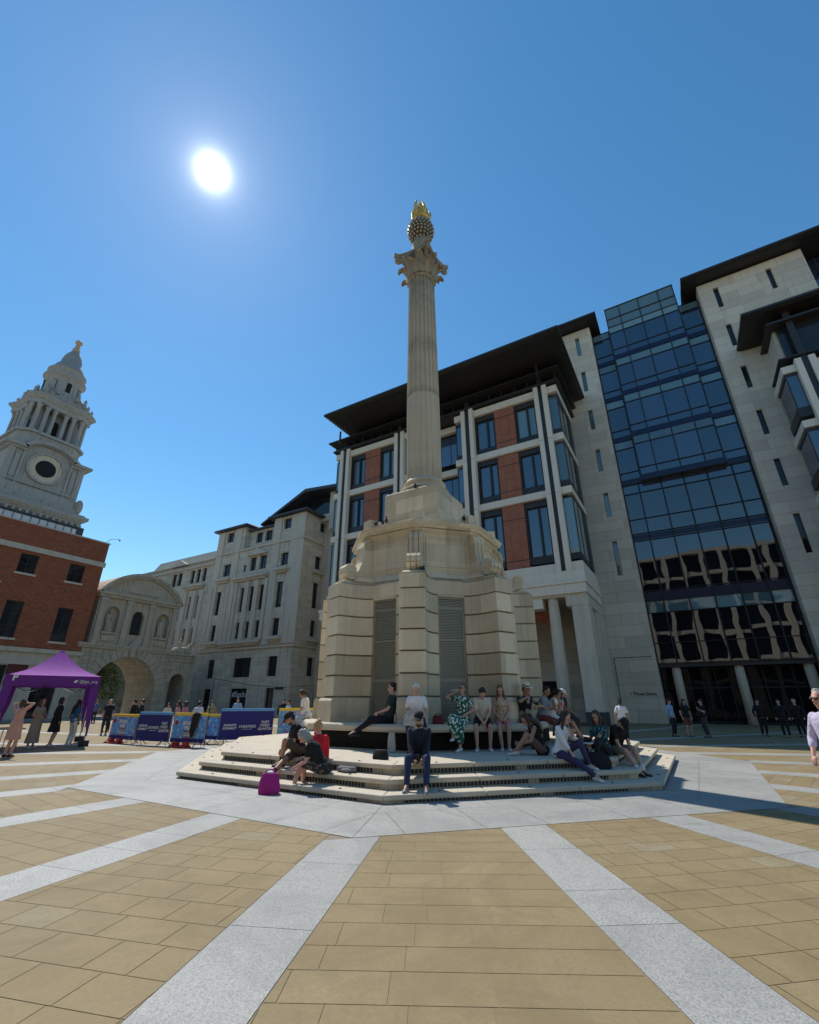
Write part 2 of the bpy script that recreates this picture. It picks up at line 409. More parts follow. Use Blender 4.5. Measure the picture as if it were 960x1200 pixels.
# the sun itself, seen in the sky: a small bright disc with its aureole, tied to the sun's direction
tc = N(nt, 'ShaderNodeTexCoord').outputs['Generated']
dt = N(nt, 'ShaderNodeVectorMath', operation='DOT_PRODUCT'); nt.links.new(tc, dt.inputs[0]); dt.inputs[1].default_value = SUN
ac = N(nt, 'ShaderNodeMath', operation='ARCCOSINE'); nt.links.new(dt.outputs['Value'], ac.inputs[0])
def fall(width, amp, powr):
    d = N(nt, 'ShaderNodeMath', operation='DIVIDE'); nt.links.new(ac.outputs[0], d.inputs[0]); d.inputs[1].default_value = R(width)
    p = N(nt, 'ShaderNodeMath', operation='POWER'); nt.links.new(d.outputs[0], p.inputs[0]); p.inputs[1].default_value = powr
    n = N(nt, 'ShaderNodeMath', operation='MULTIPLY'); nt.links.new(p.outputs[0], n.inputs[0]); n.inputs[1].default_value = -1
    e = N(nt, 'ShaderNodeMath', operation='EXPONENT'); nt.links.new(n.outputs[0], e.inputs[0])
    m = N(nt, 'ShaderNodeMath', operation='MULTIPLY'); nt.links.new(e.outputs[0], m.inputs[0]); m.inputs[1].default_value = amp
    return m.outputs[0]
def add(a, b):
    n = N(nt, 'ShaderNodeMath', operation='ADD'); nt.links.new(a, n.inputs[0]); nt.links.new(b, n.inputs[1]); return n.outputs[0]
glow = add(add(fall(.62, 7, 1.1), fall(2.0, .42, 1.0)), fall(13, .05, 1))
em = N(nt, 'ShaderNodeBackground'); em.inputs[0].default_value = (1, .985, .95, 1); nt.links.new(glow, em.inputs[1])
ad = N(nt, 'ShaderNodeAddShader'); nt.links.new(bg.outputs[0], ad.inputs[0]); nt.links.new(em.outputs[0], ad.inputs[1])
nt.links.new(ad.outputs[0], wo.inputs[0])
sl = bpy.data.lights.new('sun', 'SUN'); sl.energy = SUN_S; sl.angle = R(.5); sl.color = (1, .945, .85)
so = bpy.data.objects.new('sun', sl); COL.objects.link(so); so.rotation_euler = SUN.to_track_quat('Z', 'Y').to_euler(); so.location = (-60, 30, 90)
scn.view_settings.view_transform = 'Standard'; scn.view_settings.look = 'None'; scn.view_settings.exposure = EXPO; scn.view_settings.gamma = 1
scn.cycles.max_bounces = 7; scn.cycles.diffuse_bounces = 4; scn.cycles.glossy_bounces = 3
# ================================================================ GROUND
g = MB(); g.face([(-700,-700,-.004),(700,-700,-.004),(700,700,-.004),(-700,700,-.004)]); struct(g.build('ground', 'outer'))
g = MB(); g.prism([pol(44, i*7.5) for i in range(48)], -.3, 0); struct(g.build('paving_bed', 'joint'))
def slabs(name, polys, mat, z):
    bm = bmesh.new(); tl = []
    for p, t in polys:
        if len(p) < 3: continue
        try: bm.faces.new([bm.verts.new((x, y, z)) for x, y in p]); tl.append(t)
        except ValueError: pass
    me = bpy.data.meshes.new(name); bm.normal_update(); bm.to_mesh(me); bm.free()
    at = me.attributes.new('tint', 'FLOAT', 'FACE'); at.data.foreach_set('value', tl)
    if me.polygons[0].normal.z < 0: me.flip_normals()
    o = bpy.data.objects.new(name, me); COL.objects.link(o); me.materials.append(MAT[mat]); return struct(o)
rnd = random.Random(3)
AP = 8.62; HB = .335
sand, gran, ring = [], [], []
def ok(p):
    return len(p) >= 3 and abs(sum(p[i][0]*p[(i+1)%len(p)][1]-p[(i+1)%len(p)][0]*p[i][1] for i in range(len(p))))/2 > .002
QX, QY = -.9, 2.0                      # the point the paving bands fan out from
ov = [pol(AP/math.cos(R(22.5)), 22.5+45*i) for i in range(8)]
lines = []
for i in range(8):
    for k in range(3):
        px, py = (ov[i][0]+(ov[(i+1)%8][0]-ov[i][0])*k/3, ov[i][1]+(ov[(i+1)%8][1]-ov[i][1])*k/3)
        lines.append((math.atan2(py-QY, px-QX), 45*(i+1)))
sd8 = [pol(1, j*45) for j in range(8)]
def outside(p):
    """parts of a polygon outside the octagon, one side at a time"""
    c = (sum(q[0] for q in p)/len(p), sum(q[1] for q in p)/len(p)); n = max(sd8, key=lambda v: v[0]*c[0]+v[1]*c[1])
    return clip(p, n[0], n[1], AP+.006)
lines.sort()
for k in range(24):
    a0 = lines[k][0]; a1 = lines[(k+1)%24][0]+(2*PI if k == 23 else 0); am = (a0+a1)/2; ha = (a1-a0)/2
    e = (math.cos(am), math.sin(am)); t = (-e[1], e[0]); n1 = (-math.sin(a0), math.cos(a0)); n2 = (math.sin(a1), -math.cos(a1))
    q0 = n1[0]*QX+n1[1]*QY; q1 = n2[0]*QX+n2[1]*QY
    rho = 5.0+rnd.random()*.3
    while rho < 42:
        h = rnd.choice((.32, .35, .36, .38)); W = rho*math.tan(ha)+.4; x = -W-rnd.random()*.5
        while x < W:
            l = rnd.choice((.36, .42, .48, .52, .56, .64))
            q = [(rho+.003, x+.003), (rho+h-.003, x+.003), (rho+h-.003, x+l-.003), (rho+.003, x+l-.003)]
            p = [(QX+e[0]*a+t[0]*b, QY+e[1]*a+t[1]*b) for a, b in q]
            p = clip(p, n1[0], n1[1], q0+HB+.006); p = clip(p, n2[0], n2[1], q1+HB+.006) if len(p) > 2 else p
            p = outside(p) if len(p) > 2 else p
            if ok(p): sand.append((p, min(.9, max(0, rnd.gauss(.45, .15))) if rnd.random() > .025 else rnd.uniform(.9,1)))
            x += l
        rho += h
for a0, _ in lines:
    e = (math.cos(a0), math.sin(a0)); t = (-e[1], e[0]); rho = 4.8
    while rho < 42:
        l = rnd.choice((.7, 1.25, 1.4, 1.5))
        p = [(QX+e[0]*a+t[0]*b, QY+e[1]*a+t[1]*b) for a, b in ((rho+.003,-HB),(rho+l-.003,-HB),(rho+l-.003,HB),(rho+.003,HB))]
        c = (sum(q[0] for q in p)/4, sum(q[1] for q in p)/4)
        if max(v[0]*c[0]+v[1]*c[1] for v in sd8) > AP-1.2:
            p = outside(p)
            if ok(p): gran.append((p, rnd.random()))
        rho += l
for k in range(8):
    ang = k*45; e = pol(1, ang); t = (-e[1], e[0]); lo = R(ang-22.5); hi = R(ang+22.5)
    n1 = (-math.sin(lo), math.cos(lo)); n2 = (math.sin(hi), -math.cos(hi))
    for r0, r1 in ((6.2, 7.35), (7.35, AP)):
        x = -4-rnd.random()
        while x < 4:
            l = rnd.choice((.95, 1.15, 1.35, 1.6)); sk = rnd.uniform(-.25, .25)
            p = [(e[0]*a+t[0]*b, e[1]*a+t[1]*b) for a, b in ((r0+.004,x+.004),(r1-.004,x+.004),(r1-.004,x+l-.004),(r0+.004,x+l-.004))]
            p = clip(p, n1[0], n1[1], .004); p = clip(p, n2[0], n2[1], .004) if len(p) > 2 else p
            if ok(p): ring.append((p, rnd.random()))
            x += l
slabs('granite_ring', ring, 'granite', .007)
slabs('sandstone_paving', sand, 'sandpave', .004)
slabs('granite_paving', gran, 'granite', .0045)
# ================================================================ MONUMENT
mon = thing('monument_column', 'tall fluted stone column on a stepped octagonal pedestal, topped by a gilded flaming urn', 'monument', (0,0,0))
def octp(ap, rot=22.5): return [pol(ap/math.cos(R(22.5)), rot+45*i) for i in range(8)]
for ap, z0, z1 in ((6.78, .0, .14), (6.36, .14, .31), (5.92, .31, .49)):
    # slab with rounded nosing over a recessed riser, butt-jointed slabs
    m = MB()
    for i in range(8):
        a0, a1 = octp(ap)[i-1], octp(ap)[i]; r = (ap-.62)/ap
        nseg = 3
        for j in range(nseg):
            f0, f1 = j/nseg, (j+1)/nseg
            lerp = lambda p, q, f: (p[0]+(q[0]-p[0])*f, p[1]+(q[1]-p[1])*f)
            o0, o1 = lerp(a0, a1, f0), lerp(a0, a1, f1)
            dx, dy = a1[0]-a0[0], a1[1]-a0[1]; L = math.hypot(dx, dy); g_ = .004/L
            o0, o1 = lerp(a0, a1, f0+(g_ if j else 0)), lerp(a0, a1, f1-(g_ if j < nseg-1 else 0))
            m.prism([o0, o1, (o1[0]*r, o1[1]*r), (o0[0]*r, o0[1]*r)], z1-.085, z1)
    s = m.build('step', 'step', mon, bevel=.022)
    MB().prism(octp(ap-.06), z0-.02 if z0 else -.05, z1-.083).build('riser', 'step', s)
    # ventilation grilles in the risers
    gm = MB()
    for i in range(8):
        ex = pol(1, 45*i+90); ey = pol(-1, 45*i); c = pol(ap-.06, 45*i)
        if i == 6: spans = ((-.4*ap, -.12*ap), (.02*ap, .33*ap))
        elif i == 7: spans = ((-.36*ap, .02*ap), (.06*ap, .30*ap))
        else: spans = ((-.3*ap, .3*ap),)
        for u0, u1 in spans:
            gm.obox((c[0], c[1], 0), ex, ey, u0, u1, -.008, .05, z0+.012, z1-.09)
    gg = gm.build('vent_grille', 'black', s)
    bm_ = MB()
    for i in (5, 6, 7):
        ex = pol(1, 45*i+90); ey = pol(-1, 45*i); c = pol(ap-.06, 45*i); u = -.38*ap
        while u < .38*ap:
            bm_.obox((c[0], c[1], 0), ex, ey, u, u+.012, -.02, -.009, z0+.012, z1-.09); u += .075
    bm_.build('vent_bars', 'grille', s)
MB().prism(octp(5.4), .3, .486).build('platform', 'step', mon)
# little dark studs along the nosings
m = MB()
for ap, z in ((6.78,.14),(6.36,.31),(5.92,.49)):
    for i in (4, 5, 6, 7, 0):
        ex = pol(1, 45*i+90); c = pol(ap-.16, 45*i)
        for u in (-.62*ap*.42, 0, .62*ap*.42):
            m.lathe([(.028, 0), (.03, .006), (.02, .012)], (c[0]+ex[0]*u, c[1]+ex[1]*u, z), 8)
m.build('nosing_studs', 'black', mon)
# pedestal plan: eight piers joined by hollow (concave) sides, each with a louvred recess
def plan(rp, hw, ap, lw, notch, grow=0):
    rp, hw, ap = rp+grow, hw+grow*.4, ap+grow; pts = []
    for i in range(8):
        th = -67.5+45*i; ph = th+22.5
        d = pol(1, th); t = (-d[1], d[0]); n = pol(1, ph); s = (-n[1], n[0])
        A = (d[0]*rp-t[0]*hw, d[1]*rp-t[1]*hw); B = (d[0]*rp+t[0]*hw, d[1]*rp+t[1]*hw)
        pts += [A, B]
        bt = B[0]*s[0]+B[1]*s[1]; bn = B[0]*n[0]+B[1]*n[1]
        F = lambda x, y: (n[0]*x+s[0]*y, n[1]*x+s[1]*y)
        def bez(f):
            p0, p1, p2 = (bn, bt), (ap+.12, bt*.78), (ap, -lw)
            return tuple((1-f)**2*p0[j]+2*f*(1-f)*p1[j]+f*f*p2[j] for j in (0, 1))
        c1 = [bez(f/5) for f in range(1, 6)]
        pts += [F(*p) for p in c1]
        if notch: pts += [F(ap-notch, -lw), F(ap-notch, lw)]
        pts += [F(x, -y) for x, y in reversed(c1)]
    return pts
PP = dict(rp=3.68, hw=.37, ap=2.66, lw=.42)
ped = MB().prism(plan(**PP, notch=.36, grow=-.09), .9, 5.0).build('pedestal', 'monument_joint', mon)
m = MB(); m.prism(plan(**PP, notch=.2, grow=.07), 1.0, 1.62); m.prism(plan(**PP, notch=.2, grow=.07), 1.62, 1.70, plan(**PP, notch=.2, grow=.0))
m.build('base_course', 'monument', ped, bevel=.01)
for i in range(5):
    MB().prism(plan(**PP, notch=.2), 1.745+.565*i, 1.745+.565*i+.520).build('stone_course', 'monument', ped, bevel=.014)
m = MB(); m.prism(plan(**PP, notch=0), 4.56, 4.97); m.build('top_course', 'monument', ped, bevel=.01)
m = MB(); G0 = dict(PP)
m.prism(plan(**PP, notch=0, grow=-.12), 4.97, 5.03); m.prism(plan(**PP, notch=0, grow=-.10), 5.03, 5.10, plan(**PP, notch=0, grow=-.22))
m.prism(plan(3.2,.36,2.45,.5,0), 5.10, 5.24, plan(2.95,.36,2.42,.55,0)); m.build('weathering_course', 'monument', ped, bevel=.01)
for i in range(8):     # louvred doors in the hollow sides
    ph = 45*i; n = pol(1, ph); s = (-n[1], n[0]); ey = (-n[0], -n[1]); c = pol(PP['ap']-.10, ph); O = (c[0], c[1], 0)
    gr = MB(); gr.obox(O, s, ey, -.42, -.36, -.03, .04, 1.02, 4.50); gr.obox(O, s, ey, .36, .42, -.03, .04, 1.02, 4.50)
    for z in (1.02, 2.12, 3.22, 4.14, 4.44): gr.obox(O, s, ey, -.36, .36, -.03, .04, z, z+.06)
    d = gr.build('louvred_door', 'grille', mon)
    sl_ = MB(); z = 1.1
    while z < 4.42:
        k0 = len(sl_.bm.verts); sl_.obox(O, s, ey, -.36, .36, -.016, .03, z, z+.030); z += .045
    sl_.build('louvre_slats', 'grille', d)
    MB().obox(O, s, ey, -.42, .42, .05, .07, 1.02, 4.52).build('backing', 'grille', d)
    MB().obox((pol(PP['ap']-.2, ph)[0], pol(PP['ap']-.2, ph)[1], 0), s, ey, -.42, .42, -.2, .1, 4.50, 4.558).build('lintel', 'monument', ped)
# bench round the pedestal
b_ = MB(); o1 = octp(3.9); 
b_.prism(octp(3.86), .90, .94, octp(3.9)); b_.prism(octp(3.9), .94, 1.04); b_.prism(octp(3.9), 1.04, 1.08, octp(3.84))
bench = b_.build('bench', 'step', mon, bevel=.02)
MB().prism(octp(3.5), .47, .905).build('bench_plinth', 'void', bench)  # near-black plinth, the shade under the bench put into its colour
# attic stage
at = MB(); at.prism(octp(2.34), 5.0, 6.62); attic = at.build('attic', 'monument', mon)
m = MB(); m.prism(octp(2.34), 6.60, 6.68, octp(2.44)); m.prism(octp(2.44), 6.68, 6.74); m.prism(octp(2.50), 6.76, 6.90, octp(2.60)); m.prism(octp(2.60), 6.90, 6.96); m.prism(octp(2.45), 6.96, 7.02)
m.build('cornice', 'monument', attic, bevel=.006)
m = MB(); m.prism(octp(2.28), 7.02, 7.16); m.prism(octp(2.0), 7.16, 7.22, octp(1.8)); m.build('blocking_course', 'monument', attic)
m = MB(); m.prism(octp(2.52), 5.1, 5.28, octp(2.40)); m.build('plinth_moulding', 'monument', attic)
for i in range(8):
    n = pol(1, 45*i); s = (-n[1], n[0]); ey = (-n[0], -n[1]); c = pol(2.34, 45*i); O = (c[0], c[1], 0)
    p = MB()
    for u0, u1, z0, z1 in ((-.68,.68,5.50,5.54),(-.68,.68,6.42,6.46),(-.68,-.64,5.54,6.42),(.64,.68,5.54,6.42)): p.obox(O, s, ey, u0, u1, -.03, .01, z0, z1)
    for u0, u1, z0, z1 in ((-.74,.74,5.40,5.44),(-.74,.74,6.5,6.54),(-.74,-.70,5.44,6.5),(.70,.74,5.44,6.5)): p.obox(O, s, ey, u0, u1, -.018, .01, z0, z1)
    p.build('panel_frame', 'monument', attic)
def volute():
    pts = [(2.52, 6.60), (2.70, 6.52), (2.76, 6.30), (2.74, 6.05), (2.77, 5.80), (2.88, 5.52), (3.06, 5.32)]
    c = (3.20, 5.46); r = .25
    for k in range(22):
        a = R(225+k*38); rr = r*(1-k/24.); pts.append((c[0]+rr*math.cos(a), c[1]+rr*math.sin(a)))
    return pts
for i in range(8):
    th = 22.5+45*i; d = pol(1, th); t = (-d[1], d[0]); m = MB()
    pts = volute()
    for (w0, w1, rr) in ((-.20, -.10, 1), (-.075, .075, 1), (.10, .20, 1)):
        for a, b in zip(pts, pts[1:]):
            dx, dz = b[0]-a[0], b[1]-a[1]; L = math.hypot(dx, dz) or 1; nx, nz = -dz/L*.045, dx/L*.045
            m.extr([(a[0]-nx, a[1]-nz), (b[0]-nx, b[1]-nz), (b[0]+nx, b[1]+nz), (a[0]+nx, a[1]+nz)], (0,0,0), (d[0],d[1],0), (0,0,1), (t[0],t[1],0), w0, w1)
    m.extr([(2.3,6.6),(2.52,6.6),(2.70,6.48),(2.73,6.1),(2.75,5.8),(2.86,5.5),(3.05,5.3),(3.22,5.22),(3.36,5.32),(3.42,5.46),(3.3,5.62),(3.16,5.6),(3.1,5.5),(3.05,5.2),(2.9,5.12),(2.3,5.12)], (0,0,0), (d[0],d[1],0), (0,0,1), (t[0],t[1],0), -.155, .155)
    m.lathe([(.05,-.21),(.06,-.205),(.06,.205),(.05,.21)], (0,0,0), 10)
    m.bm.verts.ensure_lookup_table()
    for v in m.bm.verts[-40:]:
        x, y, z = v.co; v.co = (d[0]*(3.2+x)+t[0]*z, d[1]*(3.2+x)+t[1]*z, 5.46+y)
    m.build('scroll_bracket', 'monument', attic)
    k = MB(); c = pol(2.42, th); k.obox((c[0], c[1], 0), t, (-d[0], -d[1]), -.21, .21, -.16, .3, 7.0, 7.36); k.obox((c[0], c[1], 0), t, (-d[0], -d[1]), -.13, .13, -.175, .1, 7.07, 7.29)
    k.obox((c[0], c[1], 0), t, (-d[0], -d[1]), -.26, .26, -.24, .3, 6.74, 6.97)
    k.build('corner_block', 'monument', attic, bevel=.012)
SQ = lambda h: [(-h,-h),(h,-h),(h,h),(-h,h)]
m = MB(); m.prism(SQ(1.30), 7.16, 7.62); m.prism(SQ(1.12), 7.62, 8.82); m.prism(SQ(1.12), 8.82, 8.9, SQ(1.07)); m.build('plinth', 'monument', mon, bevel=.015)
def seglathe(prof): return MB().lathe(prof, (0,0,0), 48)
tor = lambda r, z, h, b: [(r+b*math.sin(PI*k/8), z+h*k/8) for k in range(9)]
seglathe([(.98, 8.9), (.98, 8.98)]+tor(.84, 8.98, .22, .13)+[(.80, 9.22), (.765, 9.28), (.78, 9.34)]+tor(.76, 9.34, .14, .08)+[(.74, 9.50), (.72, 9.58)]).build('column_base', 'monument', mon)
def shaft(z0, z1, r0, r1, depth, nz=10, fl=22):
    m = MB(); bm = m.bm; rings = []
    for j in range(nz+1):
        f = j/nz; z = z0+(z1-z0)*f; r = r0+(r1-r0)*f; ring = []
        for i in range(fl):
            for q, dd in ((0, 0), (.14, 0), (.24, .62), (.40, .95), (.57, 1), (.74, .95), (.90, .62)):
                a = 2*PI*(i+q)/fl; rr = r-depth*dd; ring.append(bm.verts.new((rr*math.cos(a), rr*math.sin(a), z)))
        rings.append(ring)
    n = len(rings[0])
    for a, b in zip(rings, rings[1:]):
        for i in range(n): bm.faces.new((a[i], a[(i+1)%n], b[(i+1)%n], b[i]))
    bm.faces.new(rings[0][::-1]); bm.faces.new(rings[-1]); return m
sh = shaft(9.56, 13.6, .715, .70, .030, 4).build('shaft', 'monument_shaft', mon)
shaft(13.6, 20.45, .70, .625, .065, 8).build('fluted_shaft', 'monument_shaft', sh)
seglathe([(.60, 20.4)]+tor(.62, 20.45, .12, .05)+[(.63, 20.6)]).build('astragal', 'capital', sh)
# Corinthian-type capital
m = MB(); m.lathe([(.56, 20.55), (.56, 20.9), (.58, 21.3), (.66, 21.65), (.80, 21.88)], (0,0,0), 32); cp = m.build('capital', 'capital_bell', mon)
for row, (nz_, z0, h, r0, off) in enumerate(((8, 20.58, .62, .62, 0), (8, 20.62, 1.02, .63, 22.5))):
    for i in range(nz_):
        a = 45*i+off; d = pol(1, a); t = (-d[1], d[0]); m = MB(); prev = None
        prof = [(0, 0, .19), (.04, .25*h, .21), (.08, .55*h, .21), (.19, .82*h, .20), (.34, .96*h, .16), (.46, .86*h, .11), (.45, .70*h, .06)]
        for u, z, wd in prof:
            ring = [m.bm.verts.new((d[0]*(r0+u+.05-abs(q)*.05+e)+t[0]*q*wd, d[1]*(r0+u+.05-abs(q)*.05+e)+t[1]*q*wd, z0+z)) for q, e in ((-1, 0), (-.5, .03), (0, .05), (.5, .03), (1, 0), (0, -.06))]
            if prev:
                for k in range(6): m.bm.faces.new((prev[k], prev[(k+1)%6], ring[(k+1)%6], ring[k]))
            else: m.bm.faces.new(ring[::-1])
            prev = ring
        m.bm.faces.new(prev); m.build('acanthus_leaf', 'capital', cp)
for i in range(4):
    a = 45+90*i; d = pol(1, a); t = (-d[1], d[0]); m = MB(); pts = [(.72, 21.3), (.86, 21.6), (1.05, 21.78)]
    for k in range(12):
        an = R(110-k*42); rr = .17*(1-k/14.); pts.append((1.17+rr*math.cos(an), 21.66+rr*math.sin(an)))
    m.tube([(d[0]*u, d[1]*u, z) for u, z in pts], [.09]*4+[.075-.004*k for k in range(len(pts)-4)], 8); m.build('corner_scroll', 'capital', cp)
ab = []
for i in range(4):
    a = 45+90*i; d = pol(1, a); t = (-d[1], d[0])
    ab += [(d[0]*1.41-t[0]*.09, d[1]*1.41-t[1]*.09), (d[0]*1.41+t[0]*.09, d[1]*1.41+t[1]*.09)]
    q = pol(1, a+45); s = (-q[1], q[0])
    for f in (-.75, -.45, -.15, .15, .45, .75): ab.append((q[0]*(.76+.2*f*f)+s[0]*f, q[1]*(.76+.2*f*f)+s[1]*f))
sc_ = lambda k: [(x*k, y*k) for x, y in ab]
m = MB(); m.prism(sc_(.93), 21.88, 21.98, sc_(.97)); m.prism(sc_(1.0), 21.99, 22.12); m.build('abacus', 'capital', cp)
MB().lathe([(.72, 22.1), (.62, 22.2), (.42, 22.35), (.38, 22.9), (.46, 23.1), (.40, 23.25), (.28, 23.4), (.34, 23.55)], (0,0,0), 24).build('urn_pedestal', 'capital', mon)
urn = MB().ell((0,0,24.25), (.68,.68,.72), None, 28, 16).build('urn', 'urn', mon)
m = MB()
for j in range(9):
    z = math.sin(R(-62+13.5*j)); rr = math.cos(R(-62+13.5*j)); nn = max(6, int(24*rr))
    for i in range(nn):
        a = 2*PI*(i+.5*(j%2))/nn; p = Vector((rr*math.cos(a)*.685, rr*math.sin(a)*.685, 24.25+z*.725)); dd = Vector((p.x, p.y, p.z-24.25)).normalized()
        m.cap(p, p+dd*.01, .058, .035, 6)
m.build('urn_studs', plain('gilt_bronze', (.62,.52,.34), .5, .35), urn)
MB().lathe([(.40, 24.93), (.52, 25.0), (.50, 25.1), (.40, 25.14), (.40, 25.2)], (0,0,0), 24).build('urn_rim', 'gold', urn)
rf = random.Random(5); m = MB()
for i in range(44):
    a = i*2.39996; u = math.sqrt((i+.5)/44); r0 = .40*u; h = (1.75-.95*u)*rf.uniform(.85, 1.1)
    out_ = .20*u*rf.uniform(.4, 1.3); pts = []; rad = []
    for k in range(7):
        f = k/6; rr = r0*(1-.35*f)+out_*math.sin(f*2.2)*(.6 if i % 3 else 1.6); aa = a+.22*math.sin(f*5+i)*f
        pts.append((rr*math.cos(aa), rr*math.sin(aa), 25.1+h*f)); rad.append(.125*(1-f)**.8+.004)
    m.tube(pts, rad, 6)
m.ell((0,0,25.35), (.36,.36,.35)); m.build('gilded_flame', 'gold', mon)
# ================================================================ OFFICE BUILDING (back and right)
XF, XN = (1,0), (0,-1)          # facade running along +x, facing -y
ob = thing('office_building', 'modern stone office block with brick panels, black eaves and a tall blue glass bay', 'office building', (-3, 25, 0))
def side_wall(x0, x1, holes, z1, name='wall'):
    m = MB(); facade(m, (0,29,0), XF, XN, x0, x1, 0, z1, holes, .45); return m
rows = [(11.9,15.1),(17.5,19.95),(22.3,24.75),(27.1,29.5),(31.85,34.4),(36.6,39.1)]
hl = [(3.7,4.12,a,b) for a,b in rows]; hr = [(16.85,17.27,a,b) for a,b in rows]+[(21.05,21.45,36.6,39.1)]
m = side_wall(-3, 5.35, hl, 40.0); m.face([(5.35,29,0),(5.35,30.6,0),(5.35,30.6,40),(5.35,29,40)]); m.face([(-3,29,31),(-3,33,31),(-3,33,40),(-3,29,40)]); w1 = m.build('wall', 'ashlar', ob)
m = side_wall(15.65, 23.9, hr, 40.0); m.face([(15.65,29,0),(15.65,30.6,0),(15.65,30.6,40),(15.65,29,40)]); m.face([(23.9,29,30),(23.9,33,30),(23.9,33,40),(23.9,29,40)])
w2 = m.build('wall', 'ashlar', ob)
for hh, ww in ((hl, w1), (hr, w2)):
    for h in hh: pane((0,29,0), XF, XN, h[0], h[1], h[2], h[3], .3, 'glass_teal' if hh is hl else 'glass_dark', ob, 'slit_window', (1,1), .03)
m = MB(); m.box(2.2,2.24,29-.03,29,.0,5.0); m.box(2.24,5.1,28.97,29,4.96,5.0)
m.build('wall_lining', 'darkmetal', w1)
text('1 Times Store', .34, (3.95,28.99,2.15), XF+(0,), XN+(0,), 'black', ob, bold=.006)
m = MB(); m.lathe([(.09,0),(.09,.02)], (0,0,0), 12)
# body behind (keeps light from leaking through) and upper right dark glazing
m = MB(); m.box(-22,-3,29.5,44,0,31); m.box(-3,5.3,31.5,44,0,39.8); m.box(15.7,24,31.5,44,0,39.8); m.box(24,46,31.4,44,0,39.8); m.box(5.4,15.6,33,44,0,41); m.build('core', 'ashlar', ob)
m = MB(); m.box(23.95,45,30.9,31.2,30.2,40); uw = m.build('upper_glazing', 'curtain', ob)
m = MB()
for z in (31.6,32.8,34.0,35.2,36.4,37.6,38.8): m.box(23.95,45,30.8,30.897,z,z+.12)
for x in range(25,45,2): m.box(x,x+.08,30.78,30.799,30.2,40)
m.build('glazing_bars', 'darkmetal', uw)
# roofs
def eave(x0,x1,y0,y1,z,th=.5,slope=.9,name='eave'):
    m = MB(); m.prism([(x0+.0,y0),(x1,y0),(x1,y1),(x0,y1)], z+.12, z+.34)
    m.prism([(x0+.35,y0+.35),(x1-.35,y0+.35),(x1-.35,y1),(x0+.35,y1)], z, z+.118, [(x0+.05,y0+.05),(x1-.05,y0+.05),(x1-.05,y1),(x0+.05,y1)])
    x = x0+1.0
    r = m.build(name, 'eave', ob)
    j = MB()
    while x < x1-.6: j.box(x, x+.05, y0+.5, y1, z-.03, z-.003); x += 1.45
    j.build('soffit_joints', 'darkmetal', r); return r
eave(-22.3, 3.6, 17.6, 38, 31.0)
eave(-4, 6.3, 27.5, 40, 40.15); eave(14.35, 46, 27.5, 40, 40.15); eave(17.0, 46, 24.2, 33, 31.0)
# ---- brick and frame block
x0b, x1b, yb = -24.1, 2.0, 22.3
bays = [(-24.1, -13.6), (-8.5, 2.0)]
beams = [(28.25,28.97),(23.1,23.78),(17.85,18.5),(11.15,11.9)]
MB().box(-23.6,1.5,24.6,29.3,10.6,30.9).build('inner_block', 'darkmetal', ob)
MB().box(-22.5,0.6,23.6,29.2,29.3,30.95).build('terrace_storey', 'glass_dark', ob)
m = MB(); m.box(-24.3,2.3,21.9,29,29.15,29.3); m.box(-24.2,2.2,22.0,22.1,29.32,29.42); m.box(-24.6,2.6,21.3,29,30.15,30.28)
for x in [-24.0+i*1.3 for i in range(21)]: m.box(x,x+.07,22.02,22.09,29.3,30.15)
m.build('terrace_rail', 'darkmetal', ob)
m = MB()
for x in (-22.6,-11.3,.7): m.lathe([(.11,0),(.11,1.7)], (x,21.0,29.4), 10)
islands(m, 'roof_post', 'darkmetal', ob)
